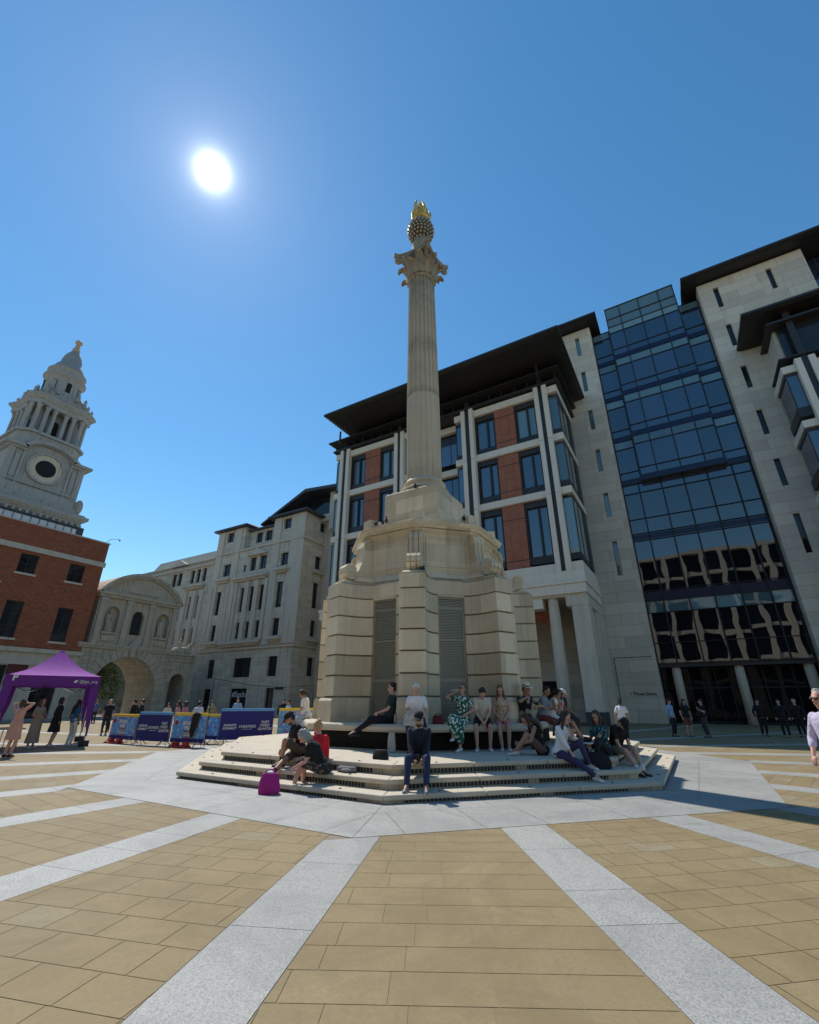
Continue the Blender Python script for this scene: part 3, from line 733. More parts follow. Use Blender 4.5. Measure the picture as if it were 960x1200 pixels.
for bi, (a, b) in enumerate(bays):
    fr = MB()
    for z0, z1 in beams:
        fr.box(a, b, yb, yb+.55, z0, z1)
        if bi == 1: fr.box(b-.55, b, yb+.55, 28.6, z0+.004, z1-.004); fr.box(a, a+.5, yb+.55, 24.6, z0+.004, z1-.004)
        else: fr.box(a, a+.5, yb+.55, 26, z0+.004, z1-.004); fr.box(b-.5, b, yb+.55, 24.6, z0+.004, z1-.004)
    islands(fr, 'frame_beam', 'frame_stone', ob, .03)
    for pa in ((a+.85, a+2.15), (b-2.15+.05, b-.9)):
        p = MB()
        for zz0, zz1 in ((10.36,11.1),(11.13,17.95),(17.98,23.3),(23.33,29.25)):
            p.box(pa[0], pa[0]+.42, yb-.28, yb+.30, zz0, zz1); p.box(pa[1]-.42, pa[1], yb-.28, yb+.30, zz0, zz1)
        po = p.build('post', 'frame_stone', ob, bevel=.025)
        MB().box(pa[0]+.42, pa[1]-.42, yb-.12, yb+.2, 10.4, 31.0).build('post_channel', 'darkmetal', po)
    # bay contents: window, brick, window
    A0, A1 = a+2.15, b-2.15
    wz = [(24.45,27.9),(19.25,22.8),(12.75,17.5)]
    span = A1-A0; w_ = span*.335
    for z0, z1 in wz:
        for u0, u1 in ((A0, A0+w_), (A1-w_, A1)):
            pane((0,yb,0), XF, XN, u0+.12, u1-.12, z0, z1-.25, .55, 'glass_teal' if (z0 > 24 and u0 > A0+1) else 'glass', ob, 'window', (1,1), .09)
            q = MB(); lf = u0+.12+(u1-u0-.24)*(.58 if bi == 0 or u0 > A0+1 else .62); q.box(lf-.08,lf+.08,yb+.34,yb+.52,z0+.1,z1-.36); q.box(u0+.02,u0+.12,yb+.30,yb+.6,z0-.5,z1+.3)
            q.box(u1-.12,u1-.02,yb+.30,yb+.6,z0-.5,z1+.3); q.box(u0+.12,u1-.12,yb+.32,yb+.62,z0-.62,z0-.002); q.box(u0+.12,u1-.12,yb+.32,yb+.62,z1-.248,z1+.4)
            q.build('window_surround', 'darkmetal', ob)
    br = MB()
    for (z0, z1) in ((23.8,28.23),(18.52,23.08),(11.92,17.83)):
        br.box(A0+w_+.03, A1-w_-.03, yb+.22, yb+.8, z0, z1)
    bb = islands(br, 'brick_panel', 'terracotta', ob)[0]
    q = MB()
    for z in (27.3,26.0-1.5,21.9,19.2,16.4,12.6): q.box(A0+w_+.03, A1-w_-.03, yb+.205, yb+.219, z, z+.07)
    islands(q, 'panel_joint', 'darkmetal', bb)
    # corner windows wrapping the ends
    for z0, z1 in wz:
        for s_ in (0, 1):
            e = b if s_ else a; d = -1 if s_ else 1
            out = (bi == s_)
            y1 = (27.6 if s_ else 25.6) if out else 24.5
            u0, u1 = sorted((e+d*.12, e+d*.85))
            c = MB(); c.box(u0, u1, yb+.25, yb+.28, z0-.1, z1); 
            x_ = e+d*.12; c.box(min(x_,x_-d*.03), max(x_,x_-d*.03), yb+.25, y1, z0-.1, z1)
            cw = c.build('corner_window', 'glass_teal' if out else 'glass', ob)
            f = MB(); xo = x_-d*.06
            for zz in ((z0-.62, z0-.1), (z1, z1+.1)):
                f.box(min(e+d*.03,u1 if s_ else u0), max(e+d*.03,u0 if s_ else u1), yb+.18, y1, zz[0], zz[1]) if False else f.box(min(xo, e+d*.85), max(xo, e+d*.85), yb+.2, y1, zz[0], zz[1])
            for yy in (yb+.2, yb+2.0, y1-.1):
                if yy < y1: f.box(min(xo,x_), max(xo,x_)+.01, yy, yy+.08, z0-.1, z1)
            if out and s_: f.box(xo-.02, xo+.05, y1-1.1, y1+.35, z0-.62, z1+.1)
            f.build('window_frame', 'darkmetal', cw)
# recess between the bays
for z0, z1 in ((24.45,27.9),(19.25,22.8),(12.75,17.5)):
    for k in range(2): pane((0,24,0), XF, XN, -13.5+k*2.5, -11.1+k*2.5, z0, z1, .1, 'glass', ob, 'window', (2,1), .07)
m = MB()
for z0, z1 in beams: m.box(-13.6, -8.5, 23.8, 24.3, z0, z1)
islands(m, 'recess_beam', 'frame_stone', ob)
# portico below
m = MB(); m.box(-24.2, 2.02, 22.07, 28.98, 10.30, 11.148); m.build('stone_band', 'frame_stone', ob)
m = MB(); m.box(-24.6, 2.12, 21.75, 28.95, 10.05, 10.32); m.box(-24.5, 2.02, 21.85, 28.9, 9.30, 10.05); m.build('cornice', 'frame_stone', ob, bevel=.04)
m = MB(); m.box(-24.4, 1.9, 22.05, 28.8, 9.12, 9.298); m.build('entablature_recess', 'portland', ob)
m = MB(); m.box(.72, 1.98, 22.0, 23.4, .9, 8.35); m.box(.35, 2.0, 21.98, 28.7, 8.35, 9.12); m.box(.95, 1.96, 25.4, 28.9, .02, 8.35); m.build('pier', 'portland', ob, bevel=.03)
m = MB(); m.box(.9, 1.75, 23.4, 25.4, .02, 8.35); m.build('pier_wall', 'portland', ob)
m = MB(); m.box(.68, 2.03, 21.95, 23.45, .0, .9); m.build('pier_plinth', 'slate', ob)
for i in range(6):
    cx = -.72-4.3*i
    cl = MB().lathe([(.48, .9), (.47, 3), (.44, 6), (.40, 8.7), (.41, 8.75), (.36, 9.12)], (cx,22.5,0), 28).build('column', 'portland', ob)
    MB().lathe([(.56,0),(.56,.9),(.5,.9)], (cx,22.5,0), 20).build('column_plinth', 'slate', cl)
    if i < 5:
        m = MB(); m.box(cx-3.5, cx-.75, 22.0, 23.2, 8.35, 9.118); m.build('lintel_block', 'frame_stone', ob, bevel=.03)
        m = MB(); archpart(m, (0,24.2,0), XF, XN, cx-4.3, cx, 5.5, 9.1, cx-2.2, 1.75, 6.0, .5); m.build('inner_arch', 'terracotta', ob)
m = MB(); m.box(-24, .9, 27.6, 28.0, 0, 9.1); m.build('portico_wall', 'ashlar', ob)
m = MB()
for i in range(6): m.box(-3.6-4.3*i, -1.4-4.3*i, 27.5, 27.598, 0, 3.2)
islands(m, 'portico_door', 'void', ob)
# ---- glass bay
zs_ = [15.9, 21.0, 25.75, 30.6, 35.2]
rp = random.Random(21)
def gpane(x0, x1, y, z0, z1, name='glazing_pane', mat='curtain'):
    """one pane, set a hair out of true like its neighbours"""
    c = ((x0+x1)/2, y, (z0+z1)/2); ax, az = rp.gauss(0, .0035), rp.gauss(0, .0035); m = MB()
    for u, v in ((0,0),(1,0),(1,1),(0,1)): pass
    f = lambda x, z, d: (x, y+d+(x-c[0])*az+(z-c[2])*ax, z)
    m.face([f(x0,z0,0), f(x1,z0,0), f(x1,z1,0), f(x0,z1,0)]); m.face([f(x0,z0,.03), f(x0,z1,.03), f(x1,z1,.03), f(x1,z0,.03)])
    return m.build(name, mat, ob)
xs_ = (5.4,6.78,8.68,10.5,12.32,14.2,15.6); zl = (4.45,8.6,9.6,15.1,15.8,21.0)
MB().box(5.37,15.63,30.3,30.36,4.4,21.0).build('glazing_backing', 'void', ob)
for a, b in zip(xs_, xs_[1:]):
    for c, d, mt_ in ((4.45,8.6,'curtain_dark'),(8.6,9.6,'glass_teal'),(10.4,15.2,'curtain_dark'),(15.7,19.8,'curtain_dark'),(19.8,21.0,'curtain')): gpane(a, b, 30.2, c, d, mat=mt_)
cwo = MB().box(5.37,15.63,30.27,30.29,4.4,21.0).build('curtain_wall', 'void', ob)
m = MB(); m.box(5.37,15.63,30.18,30.198,9.6,10.4); m.box(5.37,15.63,30.17,30.198,15.2,15.7); islands(m, 'spandrel', 'spandrel', cwo)
m = MB()
for x in (5.4,6.78,8.68,10.5,12.32,14.2,15.55): m.box(x-.055,x+.055,30.08,30.168,4.4,21)
for z in (4.5,6.1,8.6,9.6,10.5,15.1,15.8,17.2,19.8,20.9): m.box(5.37,15.63,30.1,30.169,z-.03,z+.03)
m.build('glazing_bars', 'black', cwo)
tops = [21.0,25.75,30.6,35.2,39.6]
for i in range(4):
    z0, z1 = tops[i]+.28, tops[i+1]-.28
    for (a, b, y) in ((5.37,7.15,30.1),(7.15,13.85,29.5),(13.85,15.63,30.1)):
        gz = MB(); gz.box(a+.02, b-.02, y+.04, y+.08, z0, z1)
        for pa_, pb_ in zip((7.15,8.6,10.5,12.4), (8.6,10.5,12.4,13.85)) if y < 30 else ((a, b),): gpane(pa_, pb_, y+.005, z0, z1)
        if y < 30: gz.box(a+.0,a+.05,y+.03,30.1,z0,z1); gz.box(b-.05,b,y+.03,30.1,z0,z1)
        o_ = gz.build('glazing', 'curtain', ob)
        f = MB(); mid = y < 30
        for x in ((8.6,10.5,12.4) if mid else ()): f.box(x-.045,x+.045,y-.07,y-.003,z0,z1)
        for x in (a+.05, b-.05): f.box(x-.04,x+.04,y-.075,y-.003,z0,z1)
        for z in (z0+.75, z1-.85): f.box(a,b,y-.06,y-.0035,z-.045,z+.045)
        f.build('glazing_bars', 'black', o_)
        if True:
            t_ = MB(); t_.box(a+.1,b-.1,y-.02,y-.002,z1-.8,z1-.03); t_.build('blind_band', 'glass_teal', o_)
    sp = MB(); sp.box(5.37,15.63,30.0,30.3,tops[i]-.27,tops[i]+.27); sp.box(7.1,13.9,29.42,30.0,tops[i]-.275,tops[i]+.275); islands(sp, 'spandrel', 'spandrel', ob)
m = MB(); m.box(7.15,13.85,29.5,29.56,39.3,41.9); m.box(7.15,7.21,29.56,31,39.3,41.9); m.box(13.79,13.85,29.56,31,39.3,41.9); tp = m.build('roof_glazing', 'glass_teal', ob)
m = MB()
for x in (7.2,8.6,10.5,12.4,13.8): m.box(x-.04,x+.04,29.42,29.49,39.3,41.9)
for z in (39.3,40.4,41.9): m.box(7.15,13.85,29.42,29.491,z-.05,z+.05)
m.build('glazing_bars', 'darkmetal', tp)
MB().box(5.37,15.63,30.6,33,31,39.9).build('glazing_backing', 'spandrel', ob)
# lobby
m = MB(); m.box(5.37,15.63,30.9,30.95,0,4.4); lb = m.build('lobby_glazing', 'lobby_glass', ob)
m = MB()
for x in (5.5,7.4,8.3,9.2,10.1,11.4,12.3,13.2,14.1,15.5): m.box(x-.04,x+.04,30.8,30.899,0,4.4)
for z in (.12,2.6,4.3): m.box(5.37,15.63,30.82,30.898,z-.06,z+.06)
m.build('lobby_bars', 'black', lb)
for x in (6.6,10.85,15.1):
    MB().lathe([(.33,0),(.33,4.0),(.3,4.1),(.3,4.38)], (x,30.45,0), 20).build('lobby_column', 'portland', ob)
MB().box(5.37,15.63,29.95,30.7,4.15,4.38).build('canopy_edge', 'darkmetal', ob)
# ---- right-hand framed bays
RB = 25.4
MB().box(19.0,46,26.2,29.2,0,31).build('inner_block', 'ashlar', ob)
MB().box(19.2,46,25.9,26.19,26.2,30.9).build('terrace_storey', 'glass_dark', ob)
m = MB(); m.box(18.5,46,25.0,29,30.0,30.2); m.box(18.45,46,25.1,29,26.5,26.62); m.build('terrace_rail', 'darkmetal', ob)
for (z0, z1) in ((25.35,25.98),(20.4,21.0),(15.4,16.0),(10.4,11.0)):
    m = MB(); m.box(18.45,46,RB,RB+.5,z0,z1); m.box(18.45,18.95,RB+.5,28.98,z0+.003,z1-.003); m.build('frame', 'frame_stone', ob, bevel=.03)
for z0, z1 in ((22.2,25.1),(17.3,20.1),(12.3,15.1)):
    c = MB(); c.box(18.62,19.35,RB+.2,RB+.24,z0,z1); c.box(18.6,18.63,RB+.2,28.6,z0,z1); cwn = c.build('corner_window', 'glass', ob)
    f = MB(); f.box(18.52,19.4,RB+.15,28.7,z0-.8,z0); f.box(18.55,18.62,RB+.15,RB+.24,z0,z1); f.box(18.55,19.4,RB+.15,28.7,z1,z1+.25); f.build('window_frame', 'darkmetal', cwn)
    for k in range(5): pane((0,RB,0), XF, XN, 20.9+3*k, 23.3+3*k, z0, z1, .4, 'glass', ob, 'window', (2,1), .08)
for x in (19.35, 26.0, 27.2):
    m = MB(); m.box(x,x+.42,RB-.25,RB+.3,10,26.3); m.box(x+.85,x+1.27,RB-.25,RB+.3,10,26.3); po = m.build('post', 'frame_stone', ob, bevel=.02)
    MB().box(x+.42,x+.85,RB-.1,RB+.2,10,31).build('post_channel', 'darkmetal', po)
# ================================================================ STONE BUILDING (behind, left of the monument)
YS = 30.0
sb = thing('stone_building', 'pale stone corner building with tall narrow windows and dark tiled roofs behind the barriers', 'stone building', (-50, 32, 0))
holes = []
W_ = lambda *q: holes.append(q)
for a, b in ((-52.4,-50.9),(-39.95,-38.5)): W_(a,b,24.95,26.6); 
for a, b in ((-46.7,-45.3),(-44.7,-43.2)): W_(a,b,24.2,25.9)
for a, b in ((-52.2,-50.5),(-39.85,-38.4)): W_(a,b,19.4,21.3)
for a, b in ((-47.6,-47.0),(-46.2,-44.9),(-44.2,-42.75)): W_(a,b,19.5,21.6 if a > -47 else 20.6)
tall = [(-52.85,-51.8),(-49.4,-48.9),(-47.45,-46.4),(-45.5,-44.4),(-43.5,-42.4),(-40.1,-38.85),(-59.6,-58.7),(-57.6,-56.8),(-62.4,-61.6),(-65.8,-64.8),(-69,-68)]
for a, b in tall: W_(a,b,13.5,17.1); W_(a,b,9.75,12.05)
for a, b in ((-52.3,-50.8),(-46.8,-43.3),(-40.1,-38.4),(-59.8,-58),(-65,-63)): W_(a,b,4.6,7.1)
for a, b in ((-65.3,-64.1),(-63.8,-62.6),(-60.3,-59.3),(-58.8,-57.8),(-57.3,-56.3)): W_(a,b,19.3,21.5)
doors = [(-46.7,-43.4),(-39.9,-38.4),(-52.3,-50.7),(-59.6,-58)]
for a, b in doors: W_(a,b,.02,3.2)
m = MB(); O = (0,YS,0)
facade(m, O, XF, XN, -54.4, -35.8, 0, 23.0, [h for h in holes if h[0] > -54 and h[3] < 23], .4)
facade(m, O, XF, XN, -54.4, -48.2, 23, 26.95, [h for h in holes if -54 < h[0] < -48.2 and h[2] > 23], .4)
facade(m, O, XF, XN, -42.0, -35.8, 23, 26.95, [h for h in holes if h[0] > -42 and h[2] > 23], .4)
facade(m, (0,YS+.9,0), XF, XN, -48.2, -42.0, 22.2, 26.2, [h for h in holes if -48 < h[0] < -42.1 and h[2] > 23], .4)
facade(m, O, XF, XN, -74, -54.4, 0, 22.6, [h for h in holes if h[0] < -54.4], .4)
swin = [(33.3,34.4,24.9,26.4),(35.2,36.2,24.9,26.4),(32.8,34.0,19.1,21.0),(34.9,36.1,19.1,21.0),(32.8,33.9,13.5,17.1),(32.9,33.9,9.7,11.9),(32.9,34.1,4.65,7.0),(36.0,37.0,13.5,17.1),(36.0,37.0,9.7,11.9),(36.0,37.2,4.65,7.0),(38.6,39.6,19.1,21.0),(38.6,39.6,13.5,17.1)]
facade(m, (-35.8,0,0), (0,1), (1,0), YS, 48, 0, 26.95, swin, .4)
for x in (-48.2, -42.0): m.face([(x,YS,22.2),(x,YS+.9,22.2),(x,YS+.9,26.95),(x,YS,26.95)])
sw = m.build('wall', 'portland_wall', sb)
MB().box(-73.9,-35.9-.6,YS+1.2,47,0,26.6).build('core', 'void', sw) if False else None
for h in holes:
    yy = YS+.9 if (-48 < h[0] < -42.1 and h[2] > 23) else YS
    dr = h[2] < 1
    pane((0,yy,0), XF, XN, h[0], h[1], h[2], h[3], .36, 'glass_dark', sb, 'door' if dr else 'window', (2 if h[1]-h[0] > 1.2 else 1, 2 if h[3]-h[2] > 1.6 else 1), .07, 'black' if dr else 'darkmetal')
for h in swin: pane((-35.8,0,0), (0,1), (1,0), h[0], h[1], h[2], h[3], .36, 'glass_dark', sb, 'window', (2,1), .07)
m = MB()       # pilaster strips and sills and strings
for a, b in ((-54.4,-53.6),(-50.4,-49.8),(-48.55,-48.05),(-46.35,-45.55),(-44.35,-43.55),(-42.3,-41.7)): m.box(a,b,YS-.28,YS,9.35,17.9)
for a, b in ((-60.9,-60.0),(-58.6,-57.7),(-56.7,-56.0)): m.box(a,b,YS-.28,YS,9.35,17.9)
for a, b in ((-54.4,-52.95),(-50.3,-48.9),(-41.6,-40.3),(-38.2,-35.62)): m.box(a,b,YS-.14,YS-.002,8.6,26.9)
islands(m, 'pilaster', 'portland', sw)
m = MB()
for a, b, z in ((-49.9,-41.9,9.0),(-53.2,-50.4,9.2),(-40.6,-38.0,9.2),(-49.2,-41.8,18.3),(-53.0,-49.9,18.6),(-40.4,-37.9,18.6),(-61,-55.9,18.5)):
    m.box(a,b,YS-.75,YS-.29,z,z+.34)
    m.box(a+.3,b-.3,YS-.4,YS-.29,z-.3,z)
    m.box(a+.1,b-.1,YS-.3,YS-.15,z-.1,z+.3)
m.box(-54.5,-35.6,YS-.24,YS-.145,22.9,23.2); m.box(-74,-54.4,YS-.3,YS-.003,21.8,22.1); m.box(-54.6,-35.5,YS-.24,YS-.145,8.2,8.45)
m.box(-35.798,-35.55,YS-.2,48,22.9,23.2); m.box(-35.798,-35.6,YS,48,8.2,8.45)
m.box(-35.79,-35.3,32.3,34.6,18.4,18.7); m.box(-35.79,-35.3,32.3,34.6,9.0,9.3)
islands(m, 'sill', 'portland', sw)
m = MB()
for c, z, wd in ((-44.5,21.75,2.1),(-63.2,22.6,2.2)):
    m.extr([(-wd,0),(wd,0),(0,1.05)], (c,YS-.5,z), (1,0,0), (0,0,1), (0,1,0), 0, .5)
islands(m, 'pediment', 'portland', sw)
def roof(m, x0, x1, y0, y1, z, ov, h=.3):
    m.prism([(x0-ov,y0-ov),(x1+ov,y0-ov),(x1+ov,y1),(x0-ov,y1)], z, z+h)
    m.prism([(x0-ov,y0-ov),(x1+ov,y0-ov),(x1+ov,y1),(x0-ov,y1)], z+h, z+h+1.5, [(x0+2.2,y0+3),(x1-2.2,y0+3),(x1-2.2,y1),(x0+2.2,y1)])
m = MB(); roof(m, -54.4, -48.2, YS, 46, 26.95, .7); roof(m, -48.0, -42.2, YS+.9, 46, 26.3, .5, .2); roof(m, -42.0, -35.8, YS, 47, 26.95, .75)
islands(m, 'roof', 'slate', sb)
m = MB(); m.prism([(-74.2,29.7),(-54.4,29.7),(-54.4,46),(-74.2,46)], 22.6, 22.85); m.prism([(-74,31),(-54.5,31),(-54.5,46),(-74,46)], 22.85, 24.9, [(-72.5,31.6),(-54.5,31.6),(-54.5,46),(-72.5,46)]); m.build('left_wing_roof', 'portland', sb)
m = MB(); m.extr([(-47.2,27.9),(-38.2,31.9),(-29.5,31.0),(-29.5,30.6),(-38.2,31.35),(-47.2,27.6)], (0,33.0,0), (1,0,0), (0,0,1), (0,1,0), -1.2, 9); m.build('upper_gable_roof', 'slate', sb)
m = MB(); m.extr([(-45.5,28.2),(-38.2,31.3),(-30,30.6),(-30,27),(-45.5,27)], (0,34.2,0), (1,0,0), (0,0,1), (0,1,0), 0, .3); m.build('gable_glazing', 'glass_dark', sb)
m = MB()
for x in (-34.3,-32.2): m.box(x,x+.8,33.3,34.1,25,31.0)
m.box(-36,-29,33.4,34.0,26.5,27.6); m.box(-35.9,-29,34.4,47,0,26.5); m.build('rear_pier', 'portland', sb)
text('#Socks', 1.0, (-45.05,YS+.28,2.45), XF+(0,), XN+(0,), 'white', sb, bold=.01)
m = MB(); m.box(-38.0,-36.6,YS-.3,YS-.2,3.0,3.3); m.build('street_nameplate', 'black', sb)
# ================================================================ GATEWAY (stone arch with segmental pediment)
XG = -50.0; GU, GN = (0,1), (1,0)
gt = thing('stone_gateway', 'old stone gateway with one wide arch, two niches with statues and a curved pediment', 'gateway', (-52, 18, 0))
m = MB(); Og = (XG,0,0)
archpart(m, Og, GU, GN, 11.5, 22.5, 0, 7.6, 17.6, 3.75, 2.75, 6.0, 26)
archpart(m, Og, GU, GN, 22.5, 26.3, 0, 7.2, 24.15, 1.0, 3.9, 3.0)
m.face([(XG,26.3,0),(XG-6,26.3,0),(XG-6,26.3,7.2),(XG,26.3,7.2)]); m.face([(XG,22.5,7.2),(XG,26.3,7.2),(XG-6,26.3,7.2),(XG-6,22.5,7.2)])
m.face([(XG-6,11.5,0),(XG-6,13.85,0),(XG-6,13.85,7.6),(XG-6,11.5,7.6)])
gw = m.build('wall', 'portland_dark', gt)
m = MB(); archpart(m, (XG-6,0,0), GU, (1,0), 11.5, 22.5, 0, 7.6, 17.6, 3.75, 2.75, .3, 26); m.box(XG-5.9,XG-3.05,22.6,26.2,0,7.1); m.build('rear_wall', 'portland_dark_plain', gt)
m = MB()
# upper stage with two niches and a window
for c, hw in ((14.45,.85),(17.55,.72),(20.8,.85)):
    lo_, hi_ = {14.45:(12.6,16.3), 17.55:(16.3,18.9), 20.8:(18.9,22.4)}[c]
    archpart(m, (XG-.15,0,0), GU, GN, lo_, hi_, 7.6, 13.2, c, hw, 11.2, .7 if c != 17.55 else .5)
    m.face([(XG-.15,c-hw,9.05),(XG-.15,c+hw,9.05),(XG-.85,c+hw,9.05),(XG-.85,c-hw,9.05)])
    m.face([(XG-.15,c-hw,7.6),(XG-.15,c+hw,7.6),(XG-.15,c+hw,9.05),(XG-.15,c-hw,9.05)])
m.face([(XG-.15,22.4,7.6),(XG-5.8,22.4,7.6),(XG-5.8,22.4,13.2),(XG-.15,22.4,13.2)]); m.face([(XG-.15,12.6,7.6),(XG-5.8,12.6,7.6),(XG-5.8,12.6,13.2),(XG-.15,12.6,13.2)])
m.face([(XG-5.8,12.6,7.6),(XG-5.8,22.4,7.6),(XG-5.8,22.4,13.2),(XG-5.8,12.6,13.2)])
m.build('upper_stage', 'portland_dark_plain', gt)
m = MB(); m.box(XG-.95,XG-.86,13.6,15.3,9.06,12.2); m.box(XG-.95,XG-.86,19.95,21.65,9.06,12.2); islands(m, 'niche_back', 'portland_dark_plain', gt)
MB().box(XG-.72,XG-.66,16.8,18.3,9.06,12.0).build('window', 'glass_dark', gt)
m = MB()
for b in (12.75,15.75,18.65,21.8): m.box(XG-.149,XG+.16,b,b+.62,7.9,12.9); m.box(XG-.149,XG+.24,b-.08,b+.7,12.55,12.95); m.box(XG-.149,XG+.24,b-.08,b+.7,7.7,8.0)
for b0, b1 in ((13.55,15.35),(19.9,21.7)): m.box(XG-.148,XG+.1,b0,b1,8.85,9.08); m.box(XG-.148,XG+.05,b0+.2,b1-.2,8.1,8.7)
islands(m, 'pilaster', 'portland_dark_plain', gt)
m = MB()
m.box(XG-5.9,XG+.18,11.5,26.4,7.2,7.45); m.box(XG-5.9,XG+.30,11.4,22.6,7.45,7.7); m.box(XG-.1,XG+.14,22.5,26.4,6.4,6.6)
m.box(XG-5.9,XG+.22,12.4,22.6,13.0,13.3); m.box(XG-5.9,XG+.42,12.2,22.8,13.3,13.62)
def seg(r_in, r_out, n=22):
    # segmental arch band, chord 12.2..22.8 at z 13.62, rise ~3
    hw, h = 5.35, 2.9; Rr = (hw*hw+h*h)/(2*h); cz = 13.62+h-Rr; a0 = math.asin(hw/Rr); o = []
    for k in range(n+1):
        a = -a0+2*a0*k/n; o.append((17.55+(Rr+r_out)*math.sin(a), cz+(Rr+r_out)*math.cos(a)))
    for k in range(n, -1, -1):
        a = -a0+2*a0*k/n; o.append((17.55+(Rr+r_in)*math.sin(a), cz+(Rr+r_in)*math.cos(a)))
    return o
def bandstrip(m, r_in, r_out, x0, x1, n=22):
    o = seg(r_in, r_out, n); 
    for k in range(n): m.extr([o[k], o[k+1], o[2*n-k], o[2*n+1-k]], (0,0,0), (0,1,0), (0,0,1), (1,0,0), x0, x1)
bandstrip(m, -.35, 0, XG-5.9, XG+.42); bandstrip(m, -.6, -.352, XG-5.9, XG+.2)
m.build('cornice', 'portland_dark_plain', gt)
m = MB(); o = seg(-.55, -.5, 22)[:23]; m.extr(o, (0,0,0), (0,1,0), (0,0,1), (1,0,0), XG-5.7, XG-.05); m.box(XG-.049,XG+.06,15.6,19.6,14.0,15.0); m.build('pediment', 'portland_dark_plain', gt)
m = MB()      # voussoirs of the main arch
for k in range(19):
    a = PI*(k+.06)/19; b_ = PI*(k+.94)/19; r0, r1 = 3.76, 4.9+(.5 if k == 9 else 0)
    m.extr([(r0*math.cos(a), r0*math.sin(a)), (r1*math.cos(a), r1*math.sin(a)), (r1*math.cos(b_), r1*math.sin(b_)), (r0*math.cos(b_), r0*math.sin(b_))], (XG,17.6,2.75), (0,1,0), (0,0,1), (1,0,0), .002, .09 if k != 9 else .35)
for k in range(9):
    a = PI*(k+.06)/9; b_ = PI*(k+.94)/9; r0, r1 = 1.01, 1.6
    m.extr([(r0*math.cos(a), r0*math.sin(a)), (r1*math.cos(a), r1*math.sin(a)), (r1*math.cos(b_), r1*math.sin(b_)), (r0*math.cos(b_), r0*math.sin(b_))], (XG,24.15,3.9), (0,1,0), (0,0,1), (1,0,0), .002, .07)
m.build('voussoirs', 'portland_dark_plain', gw)
MB().ell((XG+.25,17.55,7.6), (.22,.55,.8)).build('cartouche', 'portland_dark_plain', gt)
def statue_mb(x, y, z, h, ang=0):
    m = MB(); s = h/1.8
    m.lathe([(.30*s,0),(.33*s,.1*s),(.26*s,.5*s),(.24*s,.85*s),(.20*s,1.05*s),(.25*s,1.3*s),(.22*s,1.42*s),(.09*s,1.5*s),(.07*s,1.55*s)], (x,y,z), 14)
    m.ell((x,y,z+1.66*s), (.11*s,.11*s,.14*s)); m.cap((x,y+.24*s,z+1.38*s), (x+.12*s,y+.32*s,z+1.05*s), .07*s, .06*s); m.cap((x+.12*s,y+.32*s,z+1.05*s), (x+.25*s,y+.1*s,z+1.1*s), .06*s, .045*s)
    m.cap((x,y-.24*s,z+1.38*s), (x+.05*s,y-.30*s,z+1.0*s), .07*s, .06*s); m.cap((x+.05*s,y-.30*s,z+1.0*s), (x+.1*s,y-.25*s,z+.75*s), .05*s, .045*s)
    m.tube([(x+.2*s,y+.2*s,z+1.2*s),(x+.28*s,y,z+.7*s),(x+.25*s,y-.15*s,z+.1*s)], [.06*s,.09*s,.1*s]); return m
tag(statue_mb(XG-.5,14.45,9.07,2.6).build('statue', 'portland_dark_plain'), 'stone statue in the left niche of the gateway, beside the brick building', 'statue')
tag(statue_mb(XG-.5,20.8,9.07,2.5).build('statue', 'portland_dark_plain'), 'stone statue in the right niche of the gateway, above the side door', 'statue')
m = statue_mb(XG-.5,24.0,7.46,1.9)
m.ell((XG-.5,24.7,7.9), (.4,.6,.45)); m.ell((XG-.4,25.3,8.1), (.3,.4,.5)); m.cap((XG-.4,25.3,8.4),(XG-.3,25.8,8.9),.22,.14); m.ell((XG-.3,25.9,9.05),(.16,.24,.2)); m.ell((XG-.5,23.5,7.8), (.4,.5,.4))
for i in range(6): m.ell((XG-.4,22.9+i*.5,7.65), (.35,.3,.25+.1*(i%2)))
tag(m.build('sculpture_group', 'portland_dark_plain'), 'dark carved beasts on the low right wing of the gateway', 'sculpture')
# ================================================================ RED BRICK BUILDING
bk = thing('brick_building', 'red brick building with stone ground floor and string course at the left edge', 'brick building', (-55, 3, 0))
XB = -49.9; bh = [(4.0,5.6,13.9,15.9),(8.6,10.15,13.9,15.9),(-.6,1.0,13.9,15.9),(4.1,5.6,7.45,11.0),(8.75,10.2,7.45,11.0),(-.6,1.0,7.45,11.0),(-5,-3.5,13.9,15.9),(-5,-3.5,7.45,11.0)]
m = MB(); facade(m, (XB,0,0), (0,1), (1,0), -12, 12.0, 6.62, 19.05, bh, .25); m.face([(XB,12,6.6),(XB-12,12,6.6),(XB-12,12,19.05),(XB,12,19.05)]); m.box(XB-12,XB-.3,-12,11.9,19.0,19.05); m.build('wall', 'brick', bk)
gh = [(3.3,5.9,.02,4.9),(8.4,10.6,.02,4.6),(-2,1,.02,4.9)]
m = MB(); facade(m, (XB,0,0), (0,1), (1,0), -12, 12.0, 0, 6.6, gh, .4); m.face([(XB,12,0),(XB-12,12,0),(XB-12,12,6.6),(XB,12,6.6)]); m.build('ground_floor', 'portland', bk)
for h in gh: pane((XB,0,0), (0,1), (1,0), h[0], h[1], h[2], h[3], .3, 'glass_dark', bk, 'shopfront', (2,2), .09)
m = MB(); m.box(XB+.003,XB+.16,-12,12.12,16.2,16.75); m.box(XB+.003,XB+.3,-12,12.2,6.2,6.6); m.box(XB+.003,XB+.2,-12,12.1,5.0,5.3); m.box(XB-12,XB+.1,-12,12.08,19.06,19.2)
for h in bh: m.box(XB+.003,XB+.12,h[0]-.15,h[1]+.15,h[2]-.22,h[2]-.01)
m.build('string_course', 'portland', bk)
